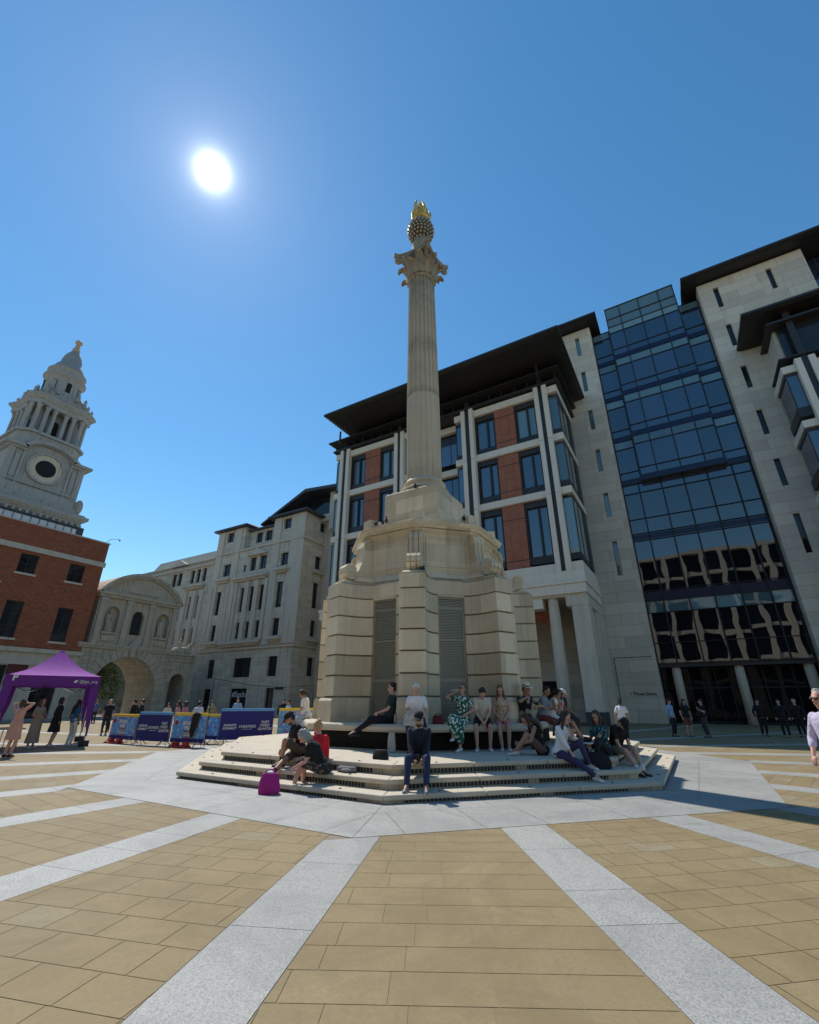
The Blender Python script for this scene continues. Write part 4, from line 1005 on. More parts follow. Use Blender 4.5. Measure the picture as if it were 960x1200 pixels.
MB().box(XB+.003,XB+.06,5.9,7.6,4.0,5.0).build('sign_panel', plain('maroon_panel', (.12,.02,.02), .6), bk)
for h in bh: pane((XB,0,0), (0,1), (1,0), h[0], h[1], h[2], h[3], .2, 'glass_dark', bk, 'window', (2,3 if h[3] < 12 else 2), .08)
m = MB()
y = -12.0
while y < 8.6: m.box(XB-.9,XB-.86,y,y+.05,19.2,20.15); y += .8
m.box(XB-.92,XB-.84,-12,8.6,20.15,20.22); m.build('roof_rail', 'darkmetal', bk)
MB().box(XB-.95,XB-.93,-12,8.5,19.2,20.1).build('roof_balustrade', plain('white_balustrade', (.62,.64,.64), .5), bk)
MB().box(XB-9,XB-1.5,-12,9.5,19.2,20.6).build('plant_room', 'slate', bk)
m = MB(); m.tube([(XB-.1,11.6,19.2),(XB+.2,11.9,19.7),(XB+.9,12.5,19.75)], .035); m.ell((XB+.95,12.55,19.6), (.1,.1,.13)); m.build('corner_camera', 'greymetal', bk)
m = MB(); m.tube([(XB,2.2,12.6),(XB+.5,2.6,12.7),(XB+.9,2.7,12.6)], .03); m.ell((XB+.95,2.7,12.45), (.16,.16,.1)); m.build('wall_lamp', 'white', bk)
# ================================================================ CATHEDRAL TOWER
TX, TY = -93.2, 15.0
tw = thing('cathedral_tower', 'grey baroque bell tower with round opening and domed cap behind the brick building', 'tower', (TX,TY,0))
def sq(h, c=0): return [(TX+a, TY+b) for a, b in (((-h,-h),(h,-h),(h,h),(-h,h)) if not c else ((-h+c,-h),(h-c,-h),(h,-h+c),(h,h-c),(h-c,h),(-h+c,h),(-h,h-c),(-h,-h+c)))]
MB().prism(sq(7.1), 0, 30.0).build('lower_stage', 'tower_stone', tw)
m = MB(); m.prism(sq(7.35), 30.0, 30.4); m.prism(sq(7.2), 30.4, 32.0); m.prism(sq(7.5), 32.0, 32.3); m.prism(sq(7.5), 32.3, 32.9, sq(8.2)); m.prism(sq(8.25), 32.9, 33.5); m.prism(sq(7.7), 33.5, 33.9)
for i in range(15):
    u = -7.0+i*1.0
    m.box(TX+7.2,TX+7.75,TY+u-.2,TY+u+.2,31.2,32.1); m.box(TX+u-.2,TX+u+.2,TY+7.2,TY+7.75,31.2,32.1)
m.build('main_cornice', 'tower_stone', tw)
m = MB(); m.prism(sq(6.9), 33.9, 34.9); m.prism(sq(6.5), 34.9, 36.3); m.prism(sq(5.9), 36.3, 43.2); st = m.build('oculus_stage', 'tower_stone', tw)
FX = TX+5.9; m = MB()
for sgn in (-1, 1):
    for c, w_, d_ in ((5.55,.5,.3),(3.75,.18,.22)): m.box(FX,FX+d_,TY+sgn*c-w_,TY+sgn*c+w_,36.35,43.0)
    m.box(FX,FX+.12,TY+min(sgn*4.1,sgn*4.9),TY+max(sgn*4.1,sgn*4.9),37.8,42.3)
m.box(FX,FX+.35,TY-6.1,TY+6.1,37.0,37.25); m.box(FX,FX+.45,TY-6.1,TY+6.1,36.3,36.6)
islands(m, 'pilaster', 'tower_stone', st)
m = MB()
m.box(TX-6.4,FX+.5,TY-6.4,TY-3.5,43.0,43.4); m.box(TX-6.4,FX+.5,TY+3.5,TY+6.4,43.0,43.4)
m.box(TX-7,FX+1.0,TY-7.0,TY-3.6,43.4,43.9); m.box(TX-7,FX+1.0,TY+3.6,TY+7.0,43.4,43.9)
for k in range(18):
    a, b = PI*k/18, PI*(k+1)/18
    for r0, r1, zz, x1 in ((3.75,4.15,.0,1.0),(3.45,3.75,.0,.5)):
        m.extr([(r1*math.cos(a), zz+r1*.5*math.sin(a)+.35), (r1*math.cos(b), zz+r1*.5*math.sin(b)+.35), (r0*math.cos(b), zz+r0*.5*math.sin(b)), (r0*math.cos(a), zz+r0*.5*math.sin(a))], (FX,TY,43.4), (0,1,0), (0,0,1), (1,0,0), -1, x1)
m.extr([(3.5*math.cos(PI*k/18), 3.5*.5*math.sin(PI*k/18)) for k in range(19)], (FX,TY,43.3), (0,1,0), (0,0,1), (1,0,0), -1, .02)
m.build('curved_cornice', 'tower_stone', st)
def ringm(r0, r1, cz, x0, x1, n=32):
    m = MB()
    for k in range(n):
        a, b = 2*PI*k/n, 2*PI*(k+1)/n
        m.extr([(r0*math.cos(a), r0*math.sin(a)), (r1*math.cos(a), r1*math.sin(a)), (r1*math.cos(b), r1*math.sin(b)), (r0*math.cos(b), r0*math.sin(b))], (TX,TY,cz), (0,1,0), (0,0,1), (1,0,0), x0, x1)
    return m
OZ = 40.9
ringm(1.62, 2.62, OZ, 5.95, 6.1).build('oculus_ring', 'portland_dark_plain', st); ringm(2.66, 3.0, OZ, 5.95, 6.3).build('oculus_moulding', 'tower_stone', st)
m = MB(); m.extr([(1.65*math.cos(2*PI*k/32), 1.65*math.sin(2*PI*k/32)) for k in range(32)], (TX,TY,OZ), (0,1,0), (0,0,1), (1,0,0), 5.9, 5.96); m.build('oculus_opening', 'void', st)
m = MB(); m.prism(sq(5.9,1.6), 43.2, 45.0); m.prism(sq(5.7,1.8), 45.0, 45.4, sq(5.3,1.8)); m.prism(sq(5.3,1.8), 45.4, 47.3); m.prism(sq(5.7,1.8), 47.3, 47.8)
m.build('belfry_base', 'tower_stone', tw)
be = MB().lathe([(3.1,47.7),(3.1,54)], (TX,TY,0), 24).build('belfry_drum', 'tower_stone', tw)
m = MB()
for k in range(4):
    d = pol(1, 90*k); t = (-d[1], d[0]); m.obox((TX,TY,0), d, t, 2.8, 3.14, -.6, .6, 48.2, 51.6); m.obox((TX,TY,0), d, t, 2.8, 3.12, -.4, .4, 51.6, 52.0)
m.build('belfry_opening', 'void', be)
for k in range(4):
    for r, dd in ((4.35,-13),(4.35,13),(5.0,-27),(5.0,27),(5.9,-39),(5.9,39)):
        p = pol(r, 90*k+dd)
        MB().lathe([(.52,47.8),(.52,48.0),(.40,48.1),(.34,53.0),(.5,53.4),(.5,53.7)], (TX+p[0],TY+p[1],0), 12).build('belfry_column', 'tower_stone', be)
m = MB()
for k in range(4):
    p = pol(4.1, 90*k+45); m.prism([(TX+p[0]+q[0], TY+p[1]+q[1]) for q in octp(.75)], 47.8, 53.7)
islands(m, 'corner_pier', 'tower_stone', be)
def star(rc, rf): return [(TX+x, TY+y) for k in range(4) for x, y in (pol(rf, 90*k-20), pol(rf, 90*k+20), pol(rc, 90*k+33), pol(rc, 90*k+57))]
m = MB(); m.prism(star(6.5,5.1), 53.7, 54.6); m.prism(star(6.6,5.2), 54.6, 55.2, star(7.2,5.8)); m.prism(star(7.25,5.85), 55.2, 55.6); m.build('entablature', 'tower_stone', tw)
m = MB(); m.prism(star(5.6,4.6), 55.6, 56.5); m.prism(star(4.8,4.2), 56.5, 57.6)
for k in range(4):
    d = pol(1, 90*k+45); t = (-d[1], d[0]); m.extr([(3.0,57.5),(5.4,57.0),(5.2,57.9),(4.3,58.5),(3.7,59.6),(3.2,61.5),(3.0,61.5)], (TX,TY,0), (d[0],d[1],0), (0,0,1), (t[0],t[1],0), -.35, .35)
m.build('parapet', 'tower_stone', tw)
for k in range(4):
    for r, a, z, h in ((6.2,45-8,55.6,2.0),(6.2,45+8,55.6,2.0),(5.2,0,55.6,1.8),(4.9,45,57.6,2.0),(4.5,22,57.4,1.6),(4.5,-22,57.4,1.6)):
        p = pol(r, 90*k+a); MB().lathe([(.34,0),(.34,.35*h),(.15,.45*h),(.34,.6*h),(.22,.75*h),(.07,.85*h),(.04,h)], (TX+p[0],TY+p[1],z), 8).build('finial', 'tower_stone', tw)
m = MB(); m.lathe([(3.5,57.4),(3.4,58.2),(3.2,58.4),(3.15,62.4),(3.5,62.7),(3.7,62.9),(3.7,63.2),(3.2,63.4),(3.1,64.3),(3.35,64.5),(3.4,64.8),(3.0,65.0)], (TX,TY,0), 32); dr = m.build('lantern_drum', 'tower_stone', tw)
m = MB()
for k in range(8):
    d = pol(1, 45*k+0); t = (-d[1], d[0]); m.obox((TX,TY,0), d, t, 3.0, 3.2, -.42, .42, 59.2, 61.3)
    m.lathe([(.42,0),(.4,.02)], (TX+d[0]*3.0,TY+d[1]*3.0,61.3), 10)
m.build('lantern_opening', 'void', dr)
m = MB(); m.lathe([(2.9,65.0),(2.75,65.6),(2.4,66.5),(2.0,67.0),(1.95,67.2),(1.85,67.3),(1.8,68.2),(1.55,69.2),(1.1,70.2),(.75,70.7),(.75,70.9)], (TX,TY,0), 32); m.build('cap_dome', 'lead', tw)
m = MB(); m.lathe([(.8,70.8),(.6,71.2),(.75,71.5),(.4,71.9),(.55,72.3),(.28,72.7),(.25,73.0)], (TX,TY,0), 16); m.ell((TX,TY,73.5), (.68,.68,.72)); m.build('pineapple_finial', plain('old_gilding', (.42,.33,.2), .6), tw)
m = MB(); m.ell((TX+6.6,TY+6.6,35.6), (.7,.7,1.5)); m.build('corner_urn', 'tower_stone', tw)
# ================================================================ BUILDING OPPOSITE (behind the camera; seen only as a reflection)
op = thing('opposite_building', 'long pale stone building with an arcade, reflected in the blue glass bay', 'stone building', (0,-44,0))
m = MB()
for i in range(28):
    x = -50+4*i; m.box(x, x+.9, -42.9, -41.6, 0, 31.99)
for z in (4.6, 9.5, 15.5, 21.5, 27): m.box(-50, 59.9, -42.8, -41.9, z, z+.8)
for i in range(27):
    archpart(m, (0,-42.2,0), (1,0), (0,1), -49.1+4*i, -46.0+4*i, 6, 9.5, -47.55+4*i, 1.3, 7.2, .5)
m.box(-50.5,60.5,-43.5,-41.6,32,32.8); m.build('wall', 'portland', op)
MB().box(-50,60,-46,-43.0,0,32).build('glazing', 'void', op)
bg_ = thing('background_building', 'pale stone house front glimpsed through the gateway arch', 'building', (-72,18,0))
m = MB(); facade(m, (-72,0,0), (0,1), (1,0), 2, 34, 0, 14, [(a,a+1.6,z,z+2.2) for a in (10,13.5,17,20.5,24) for z in (1.2,5.2,9.2)], .4); m.build('wall', 'portland_dark_plain', bg_)
MB().box(-76,-72.42,2,34,0,13.9).build('backing', 'void', bg_)
# ================================================================ TREE beyond the gateway
tr = thing('broadleaf_tree', 'dark leafy tree seen through the gateway arch', 'tree', (-63,20.7,0))
m = MB(); m.tube([(-63,20.7,0),(-62.9,20.8,2.5),(-63.2,20.5,4.5),(-63,20.7,7)], [.28,.22,.16,.06], 10)
for a in range(7): m.tube([(-63,20.7,2.6+a*.4),(-63+1.5*math.cos(a*2.1),20.7+1.5*math.sin(a*2.1),4.0+a*.4),(-63+2.6*math.cos(a*2.1),20.7+2.6*math.sin(a*2.1),4.8+a*.4)], [.09,.06,.02], 6)
m.build('trunk', 'bark', tr, smooth=True)
rt = random.Random(11); m = MB()
for c in range(110):
    cc = Vector((-63+rt.gauss(0,1.3), 20.9+rt.gauss(0,1.5), 4.6+rt.gauss(0,1.5)))
    for l in range(60):
        p = cc+Vector((rt.gauss(0,.36), rt.gauss(0,.36), rt.gauss(0,.3))); a = Vector((rt.gauss(0,1), rt.gauss(0,1), rt.gauss(0,1))).normalized()*.12; b = a.orthogonal().normalized()*.07
        m.face([p-a, p+b, p+a, p-b])
m.build('crown', 'leaf', tr)
# ================================================================ PEOPLE
SKIN = {'light': plain('skin_light', (.56,.33,.24), .55, 0, .08), 'tan': plain('skin_tan', (.42,.23,.15), .55, 0, .08), 'brown': plain('skin_brown', (.20,.10,.06), .5, 0, .08), 'pink': plain('skin_rosy', (.60,.32,.24), .55, 0, .08)}
HAIR = {k: plain('hair_'+k, c, .55, 0, .35, ns=40, bmp=.6, bd=.01) for k, c in dict(black=(.012,.010,.009), brown=(.05,.028,.016), auburn=(.16,.07,.03), blonde=(.46,.29,.11), grey=(.33,.32,.30), white=(.68,.66,.62), dark=(.025,.017,.012)).items()}
CL = {}
def C(col, *a, **k):
    key = (col, a, tuple(sorted(k.items())))
    if key not in CL: CL[key] = cloth('fabric_%d' % len(CL), col, *a, **k)
    return CL[key]
EYE = plain('eye_dark', (.015,.01,.008), .2); LIP = plain('lip', (.30,.10,.09), .5)
def remesh(mb, name, mat, parent, vox, sm=3, disp=None):
    o = mb.build(name, mat, parent, local=True)
    r = o.modifiers.new('r', 'REMESH'); r.mode = 'VOXEL'; r.voxel_size = vox; r.adaptivity = 0
    s = o.modifiers.new('s', 'SMOOTH'); s.iterations = sm; s.factor = .5
    BAKE.append(o); return o
def ik(a, b, l1, l2, pole):
    a, b, pole = Vector(a), Vector(b), Vector(pole)
    d = b-a; L = d.length; mx = (l1+l2)*.995
    if L > mx: b = a+d*(mx/L); d = b-a; L = mx
    x = (l1*l1-l2*l2+L*L)/(2*L); h = math.sqrt(max(0, l1*l1-x*x)); u = d/L
    p = pole-u*pole.dot(u); p = p.normalized() if p.length > 1e-4 else u.orthogonal()
    return a+u*x+p*h, b
def person(label, loc, face, sit=False, H=1.70, lean=0, side=0, skin='light', top=('tee',(.7,.7,.7)), bottom=('trousers',(.05,.06,.1)), shoes=(.03,.03,.03),
           hair=('short','brown'), hat=None, head=(0,0), feet=None, knees=None, hands=None, glasses=False, beard=None, lod=1, group=None, socks=None, fem=False, sole=None, kp=None, cat='person', elb=None, twist=0):
    """local frame: +y forward, +x right, z=0 at the soles (standing) or at the seat (sitting)"""
    if sit and H == 1.70: H = 1.78 if fem else 1.86
    s = H/1.72; t = thing('person', label, cat, loc, R(face-90), group)
    vox = {0: .020, 1: .014, 2: .0105}[lod]
    hz = (.095 if sit else .92)*s; hip = Vector((0, 0, hz))
    TM = Matrix.Rotation(R(twist), 3, 'Z') @ Matrix.Rotation(R(side), 3, 'Y') @ Matrix.Rotation(R(-lean), 3, 'X')
    T = lambda x, y, z: hip+TM@Vector((x*s, y*s, z*s))
    shw = .165 if fem else .185
    pel, waist, chest, upper, neck = T(0,0,.02), T(0,.0,.20), T(0,.01,.36), T(0,-.01,.47), T(0,.0,.56)
    SH = {1: T(shw,-.005,.475), -1: T(-shw,-.005,.475)}
    hp, hy = head; HM = TM @ Matrix.Rotation(R(hy), 3, 'Z') @ Matrix.Rotation(R(-hp), 3, 'X')
    nb = T(0,.0,.545); hc = nb+HM@Vector((0,.03*s,.135*s))
    Hd = lambda x, y, z: hc+HM@Vector((x*s, y*s, z*s))
    # legs
    ank, kne, HP, toe = {}, {}, {}, {}
    for q in (1, -1):
        HP[q] = hip+TM@Vector((q*.088*s, 0, -.01*s)) if not sit else hip+Vector((q*.09*s, .02*s, -.0))
        if feet: f = feet[0 if q == -1 else 1]; ank[q] = Vector(f[:3])+Vector((0,0,.085*s)); td = R(f[3]) if len(f) > 3 else 0
        else:
            ank[q] = Vector((q*.10*s, -.02*s, .085*s)) if not sit else Vector((q*.11*s, .42*s, -.50*s+.085*s)); td = 0
        pole = Vector(kp[0 if q == -1 else 1]) if kp else (Vector((q*.1,1,0)) if not sit else Vector((q*.12,.4,1)))
        kne[q], ank[q] = ik(HP[q], ank[q], .425*s, .415*s, pole)
        toe[q] = Vector((math.sin(td), math.cos(td), 0))
    # arms
    elbw, wr = {}, {}
    for q in (1, -1):
        h = hands[0 if q == -1 else 1] if hands else None
        if h is None: wv = T(q*(shw+.07), .03, -.03)
        else: wv = Vector(h[:3])*1.0 if len(h) == 3 else T(*h[:3])
        pole = TM@Vector((q*.6, -.7, -.6)) if not elb else Vector(elb[0 if q == -1 else 1])
        elbw[q], wr[q] = ik(SH[q], wv, .285*s, .25*s, pole)
    # ---- body: one continuous surface
    b = MB()
    def torso(mb, g=0, z0=-.04, z1=.50, hipw=.165, ww=.125 if fem else .145, cw=.145 if fem else .165, sw=.155 if fem else .18, belly=0):
        prof = [(-.06,hipw*.92,.11),(.0,hipw,.12),(.10,hipw*.93,.115+belly*.5),(.20,ww,.095+belly),(.30,(ww+cw)/2+.004,.105+belly*.7),(.38,cw,.115+(.012 if fem else 0)),(.45,sw*.95,.10),(.495,sw*.72,.075),(.53,.06,.055)]
        n = 16; prev = None
        for z, wx, wy in prof:
            wx = (wx+g)*s; wy = (wy+g)*s
            ring = [mb.bm.verts.new(T(0,0,0)*0+hip+TM@Vector((wx*math.cos(2*PI*k/n), wy*math.sin(2*PI*k/n)+(.008*s), z*s))) for k in range(n)]
            if prev:
                for k in range(n): mb.bm.faces.new((prev[k], prev[(k+1)%n], ring[(k+1)%n], ring[k]))
            else: mb.bm.faces.new(ring[::-1])
            prev = ring
        mb.bm.faces.new(prev)
        if sit: mb.ell(hip+Vector((0,-.02*s,-.0)), ((hipw+g)*s, (.13+g)*s, (.105+g)*s))
    torso(b)
    b.cap(T(0,-.01,.50), hc+HM@Vector((0,-.02*s,-.05*s)), .056*s, .052*s)
    b.ell(Hd(0,-.012,.03), (.074*s,.094*s,.090*s), HM, 16, 10); b.ell(Hd(0,.018,-.035), (.058*s,.068*s,.075*s), HM, 14, 8)
    b.cap(Hd(0,.052,-.095), Hd(0,.045,-.088), .022*s, .022*s); b.cap(Hd(0,.086,.012), Hd(0,.104,-.022), .010*s, .014*s, 8)
    b.ell(Hd(.075,-.008,-.005), (.011*s,.02*s,.032*s), HM, 8, 6); b.ell(Hd(-.075,-.008,-.005), (.011*s,.02*s,.032*s), HM, 8, 6)
    b.ell(Hd(0,.076,.033), (.05*s,.014*s,.012*s), HM, 8, 6)
    for q in (1, -1):
        b.cap(SH[q]+TM@Vector((-q*.03*s,0,-.01*s)), elbw[q], .050*s, .037*s); b.cap(elbw[q], wr[q], .038*s, .025*s)
        fd = (wr[q]-elbw[q]).normalized(); fwd = (TM@Vector((0,1,-.2))).normalized()
        ax = fd.cross(fwd); ax = ax.normalized() if ax.length > .05 else fd.orthogonal().normalized()
        sd = ax; pn = fd.cross(sd).normalized()         # sd across the knuckles, pn palm normal
        pc = wr[q]+fd*.045*s
        Mh = Matrix((sd, fd, pn)).transposed(); b.ell(pc, (.037*s,.05*s,.018*s), Mh, 10, 6)
        for i, (o_, L) in enumerate(((-.029,.062),(-.010,.074),(.010,.070),(.028,.054))):
            k0 = pc+fd*.032*s+sd*o_*s; k1 = k0+(fd*.85+pn*.35)*L*.5*s; k2 = k1+(fd*.45+pn*.8)*L*.5*s
            fr = .0095 if lod == 2 else .0115
            b.cap(k0, k1, fr*s, fr*s*.9, 6); b.cap(k1, k2, fr*s*.9, fr*s*.8, 6)
        th0 = pc-fd*.015*s-sd*.03*s; th1 = th0+(fd*.6-sd*.7+pn*.3)*.04*s; b.cap(th0, th1, .012*s, .011*s, 6); b.cap(th1, th1+(fd*.8-sd*.1+pn*.5)*.03*s, .011*s, .009*s, 6)
        b.cap(HP[q], kne[q], .083*s, .055*s, 12); b.cap(kne[q], kne[q]*.72+ank[q]*.28+Vector((0,0,0)), .054*s, .056*s); b.cap(kne[q]*.72+ank[q]*.28, ank[q], .055*s, .035*s)
        b.cap(ank[q], ank[q]+toe[q]*.12*s+Vector((0,0,-.055*s)), .036*s, .028*s)
    remesh(b, 'body', SKIN[skin], t, vox, 4)
    # ---- face
    if lod > 0:
        for q in (1, -1): 
            e = MB(); e.ell(Hd(q*.030,.076,.012), (.013*s,.010*s,.007*s), HM, 8, 6); e.build('eye', EYE, t, local=True)
            e = MB(); e.cap(Hd(q*.018,.087,.030), Hd(q*.045,.080,.030), .005*s, .004*s, 6); e.build('eyebrow', HAIR[hair[1]] if hair[1] in HAIR else EYE, t, local=True)
        e = MB(); e.ell(Hd(0,.083,-.054), (.022*s,.010*s,.006*s), HM, 8, 6); e.build('mouth', LIP, t, local=True)
    if glasses:
        e = MB()
        for q in (1, -1): e.ell(Hd(q*.033,.090,.012), (.027*s,.010*s,.019*s), HM, 10, 6); e.cap(Hd(q*.058,.082,.016), Hd(q*.078,.0,.012), .004, .004, 5)
        e.cap(Hd(-.01,.098,.016), Hd(.01,.098,.016), .004, .004, 5); e.build('sunglasses', 'black', t, local=True)
    if beard:
        e = MB(); e.ell(Hd(0,.035,-.075), (.056*s,.056*s,.045*s), HM, 12, 8); remesh(e, 'beard', HAIR[beard], t, .012, 2)
    # ---- hair
    hs, hcx = hair; hm = MB()
    if lod == 0: hm.ell(Hd(0,-.012,.045), (.085*s,.098*s,.088*s), HM, 14, 8)
    hm.ell(Hd(0,-.026,.043), (.079*s,.094*s,.086*s), HM, 16, 10); hm.ell(Hd(0,-.055,.0), (.075*s,.062*s,.085*s), HM, 14, 8)
    if hs in ('long', 'ponytail', 'bun', 'bob'):
        hm.ell(Hd(.060,-.02,.0), (.026*s,.055*s,.06*s), HM, 10, 8); hm.ell(Hd(-.060,-.02,.0), (.026*s,.055*s,.06*s), HM, 10, 8)
    if hs == 'long':
        for q in (-.06, -.03, 0, .03, .06):
            p0, p1, p2 = Hd(q,-.06,-.02), T(q*1.25,-.125,.50), T(q*1.3,-.14,.30)
            hm.cap(p0, p1, .040*s, .036*s); hm.cap(p1, p2, .036*s, .020*s)
        for q in (1, -1): hm.cap(Hd(q*.07,-.01,.0), T(q*.10,.06,.46), .030*s, .030*s); hm.cap(T(q*.10,.06,.46), T(q*.09,.105,.32), .030*s, .016*s)
    if hs == 'bob':
        for q in (1, -1): hm.cap(Hd(q*.07,-.02,.0), Hd(q*.075,-.01,-.11), .034*s, .03*s)
        hm.cap(Hd(0,-.08,0), Hd(0,-.07,-.12), .06*s, .05*s)
    if hs == 'ponytail': hm.cap(Hd(0,-.11,.03), Hd(0,-.15,-.05), .032*s, .034*s); hm.cap(Hd(0,-.15,-.05), Hd(0,-.13,-.20), .034*s, .012*s)
    if hs == 'bun': hm.ell(Hd(0,-.095,.105), (.048*s,.046*s,.046*s), HM, 12, 8); hm.ell(Hd(.02,-.07,.13), (.03*s,.03*s,.03*s), HM, 8, 6)
    rh = random.Random(sum(map(ord, label)))
    for k in range(26 if lod == 2 else 10):
        a, e = rh.uniform(0, 2*PI), rh.uniform(.05, 1.3)
        if math.sin(a) > .55 and e < .75: continue
        hm.ell(Hd(.080*math.cos(a)*math.cos(e), -.028+.094*math.sin(a)*math.cos(e), .045+.088*math.sin(e)), (rh.uniform(.014,.024)*s,)*3, HM, 7, 5)
    if hs != 'none': remesh(hm, 'hair', HAIR[hcx], t, max(.011, vox*.9), 2)
    # ---- hat
    if hat:
        m = MB()
        if hat[0] == 'cap':
            m.ell(Hd(0,-.018,.068), (.090*s,.106*s,.080*s), HM, 16, 10); m.ell(Hd(0,.10,.052), (.070*s,.075*s,.012*s), HM@Matrix.Rotation(R(-8),3,'X'), 14, 6); remesh(m, 'cap', C(hat[1]), t, .012, 1)
        else:
            prof = [(.185,.052),(.190,.060),(.095,.072),(.092,.075),(.085,.150),(.070,.168),(.02,.172)]; n = 20; prev = None
            for r, z in prof:
                ring = [m.bm.verts.new(Hd(r*math.cos(2*PI*k/n)*.92, -.015+r*math.sin(2*PI*k/n), z+(.018*abs(math.cos(2*PI*k/n)) if r > .12 else 0))) for k in range(n)]
                if prev:
                    for k in range(n): m.bm.faces.new((prev[k], prev[(k+1)%n], ring[(k+1)%n], ring[k])).smooth = True
                else: m.bm.faces.new(ring[::-1])
                prev = ring
            m.bm.faces.new(prev); ho = m.build('sun_hat', C(hat[1]), t, local=True)
            m = MB(); prev = None
            for r, z in ((.0965,.076),(.094,.100)):
                ring = [m.bm.verts.new(Hd(r*math.cos(2*PI*k/n)*.92, -.015+r*math.sin(2*PI*k/n), z)) for k in range(n)]
                if prev:
                    for k in range(n): m.bm.faces.new((prev[k], prev[(k+1)%n], ring[(k+1)%n], ring[k]))
                prev = ring
            m.build('hat_band', 'black', ho, local=True)
    # ---- top
    kind, col = top[0], top[1]; m = MB(); mt = C(*top[1:]) if not isinstance(top[1], str) else MAT[top[1]]
    g = .014
    if kind != 'none':
        torso(m, g, belly=.012 if not fem else 0)
        if kind in ('tee', 'blouse', 'long', 'dress', 'jacket'):
            for q in (1, -1):
                sh = SH[q]+TM@Vector((-q*.03*s,0,-.01*s)); f = {'tee': .62, 'dress': .62}.get(kind, 1)
                e = sh.lerp(elbw[q], f); m.cap(sh, e, .064*s, (.058 if f < 1 else .050)*s, 12)
                if kind in ('blouse', 'long', 'jacket'): fw = .45 if kind == 'blouse' else .93; w_ = elbw[q].lerp(wr[q], fw); m.cap(elbw[q], w_, .052*s, (.046 if kind == 'blouse' else .036)*s, 12)
        if kind == 'dress' or (kind == 'blouse' and fem):
            if sit: m.ell(hip+Vector((0,0,.03*s)), (.19*s,.155*s,.12*s))
            else: m.cap(T(0,0,.0), T(0,0,-.06), .155*s, .155*s, 14)
        remesh(m, {'dress': 'dress_bodice', 'jacket': 'jacket', 'tank': 'vest_top'}.get(kind, 'shirt'), mt, t, max(vox, .0125), 3)
        if kind in ('tee','blouse','long') and lod == 2 and not fem:
            pass
    # ---- bottoms
    bk_, bc = bottom[0], bottom[1]; m = MB(); mt = C(*bottom[1:])
    gl = .013
    if bk_ in ('trousers', 'shorts'):
        m.ell(hip+TM@Vector((0,0,.03*s)), ((.172)*s,.128*s,.11*s)) if not sit else m.ell(hip+Vector((0,-.015*s,.0)), (.182*s,.14*s,.112*s))
        m.cap(hip+TM@Vector((-.06*s,0,.06*s)), hip+TM@Vector((.06*s,0,.06*s)), .112*s, .112*s)
        for q in (1, -1):
            if bk_ == 'trousers':
                m.cap(HP[q], kne[q], .094*s, .068*s, 12); m.cap(kne[q], ank[q]+(kne[q]-ank[q])*.07, .068*s, .050*s, 12)
            else: m.cap(HP[q], HP[q].lerp(kne[q], .80), .096*s, .080*s, 12)
        remesh(m, bk_, mt, t, max(vox, .0125), 3)
    elif bk_ in ('skirt', 'longskirt'):
        f = .85 if bk_ == 'skirt' else 1
        if sit:
            m.ell(hip+Vector((0,0,0)), (.20*s,.16*s,.115*s))
            for q in (1, -1):
                m.cap(HP[q], kne[q], .115*s, .095*s, 12)
                if bk_ == 'longskirt': m.cap(kne[q], kne[q].lerp(ank[q], .62), .095*s, .10*s, 12)
            m.cap((HP[1]+HP[-1])/2, (kne[1]+kne[-1])/2, .11*s, .09*s, 12)
            if bk_ == 'longskirt': m.cap((kne[1]+kne[-1])/2, ((kne[1]+kne[-1])/2).lerp((ank[1]+ank[-1])/2, .6), .09*s, .10*s, 12)
        else:
            zb = {'skirt': .50, 'longskirt': .16}[bk_]*s; n = 24; prev = None
            for z, rx, ry in ((hz+.16*s,.145*s,.115*s),(hz+.05*s,.185*s,.145*s),((hz+zb)/2,.20*s,.165*s),(zb+.02,.235*s,.20*s),(zb,.235*s,.20*s)):
                ring = [m.bm.verts.new(((rx+.010*math.sin(k*PI*.75))*math.cos(2*PI*k/n), (ry+.010*math.sin(k*PI*.75))*math.sin(2*PI*k/n), z)) for k in range(n)]
                if prev:
                    for k in range(n): m.bm.faces.new((prev[k], prev[(k+1)%n], ring[(k+1)%n], ring[k]))
                else: m.bm.faces.new(ring)
                prev = ring
            m.bm.faces.new(prev[::-1])
        remesh(m, 'skirt', mt, t, max(vox, .014), 3)
    # ---- socks and shoes
    for q in (1, -1):
        if socks: MB().cap(ank[q], ank[q].lerp(kne[q], .24), .042*s, .046*s).build('sock', C(socks), t, local=True, smooth=True)
        m = MB(); a = ank[q]; d = toe[q]; gz = a.z-.085*s; sd = Vector((d.y,-d.x,0)); n = 12; prev = None
        for u, hw, h in ((-.075,.012,.05),(-.068,.028,.075),(-.03,.036,.092),(.02,.037,.088),(.07,.042,.062),(.12,.043,.048),(.155,.036,.038),(.175,.014,.025)):
            ring = []
            for k in range(n):
                an = 2*PI*k/n; x = hw*math.cos(an); z = h*.5+h*.5*math.sin(an); z = max(z, .004) if z > .012 else .0
                ring.append(m.bm.verts.new(a+d*u*s*1.03+sd*x*s+Vector((0,0,(z-.085)*s))))
            if prev:
                for k in range(n): m.bm.faces.new((prev[k], prev[(k+1)%n], ring[(k+1)%n], ring[k]))
            else: m.bm.faces.new(ring)
            prev = ring
        m.bm.faces.new(prev[::-1]); so_ = m.build('shoe', plain('shoe_leather', shoes, .6) if 0 else SHOE(shoes), t, smooth=True, local=True)
        if sole:
            m = MB(); c = a-Vector((0,0,.085*s)); m.obox(tuple(c), tuple(sd), tuple(d), -.036*s, .036*s, -.07*s, .165*s, -.002, .016*s); m.build('sole', SHOE(sole), so_, local=True)
    t['_j'] = 0; del t['_j']
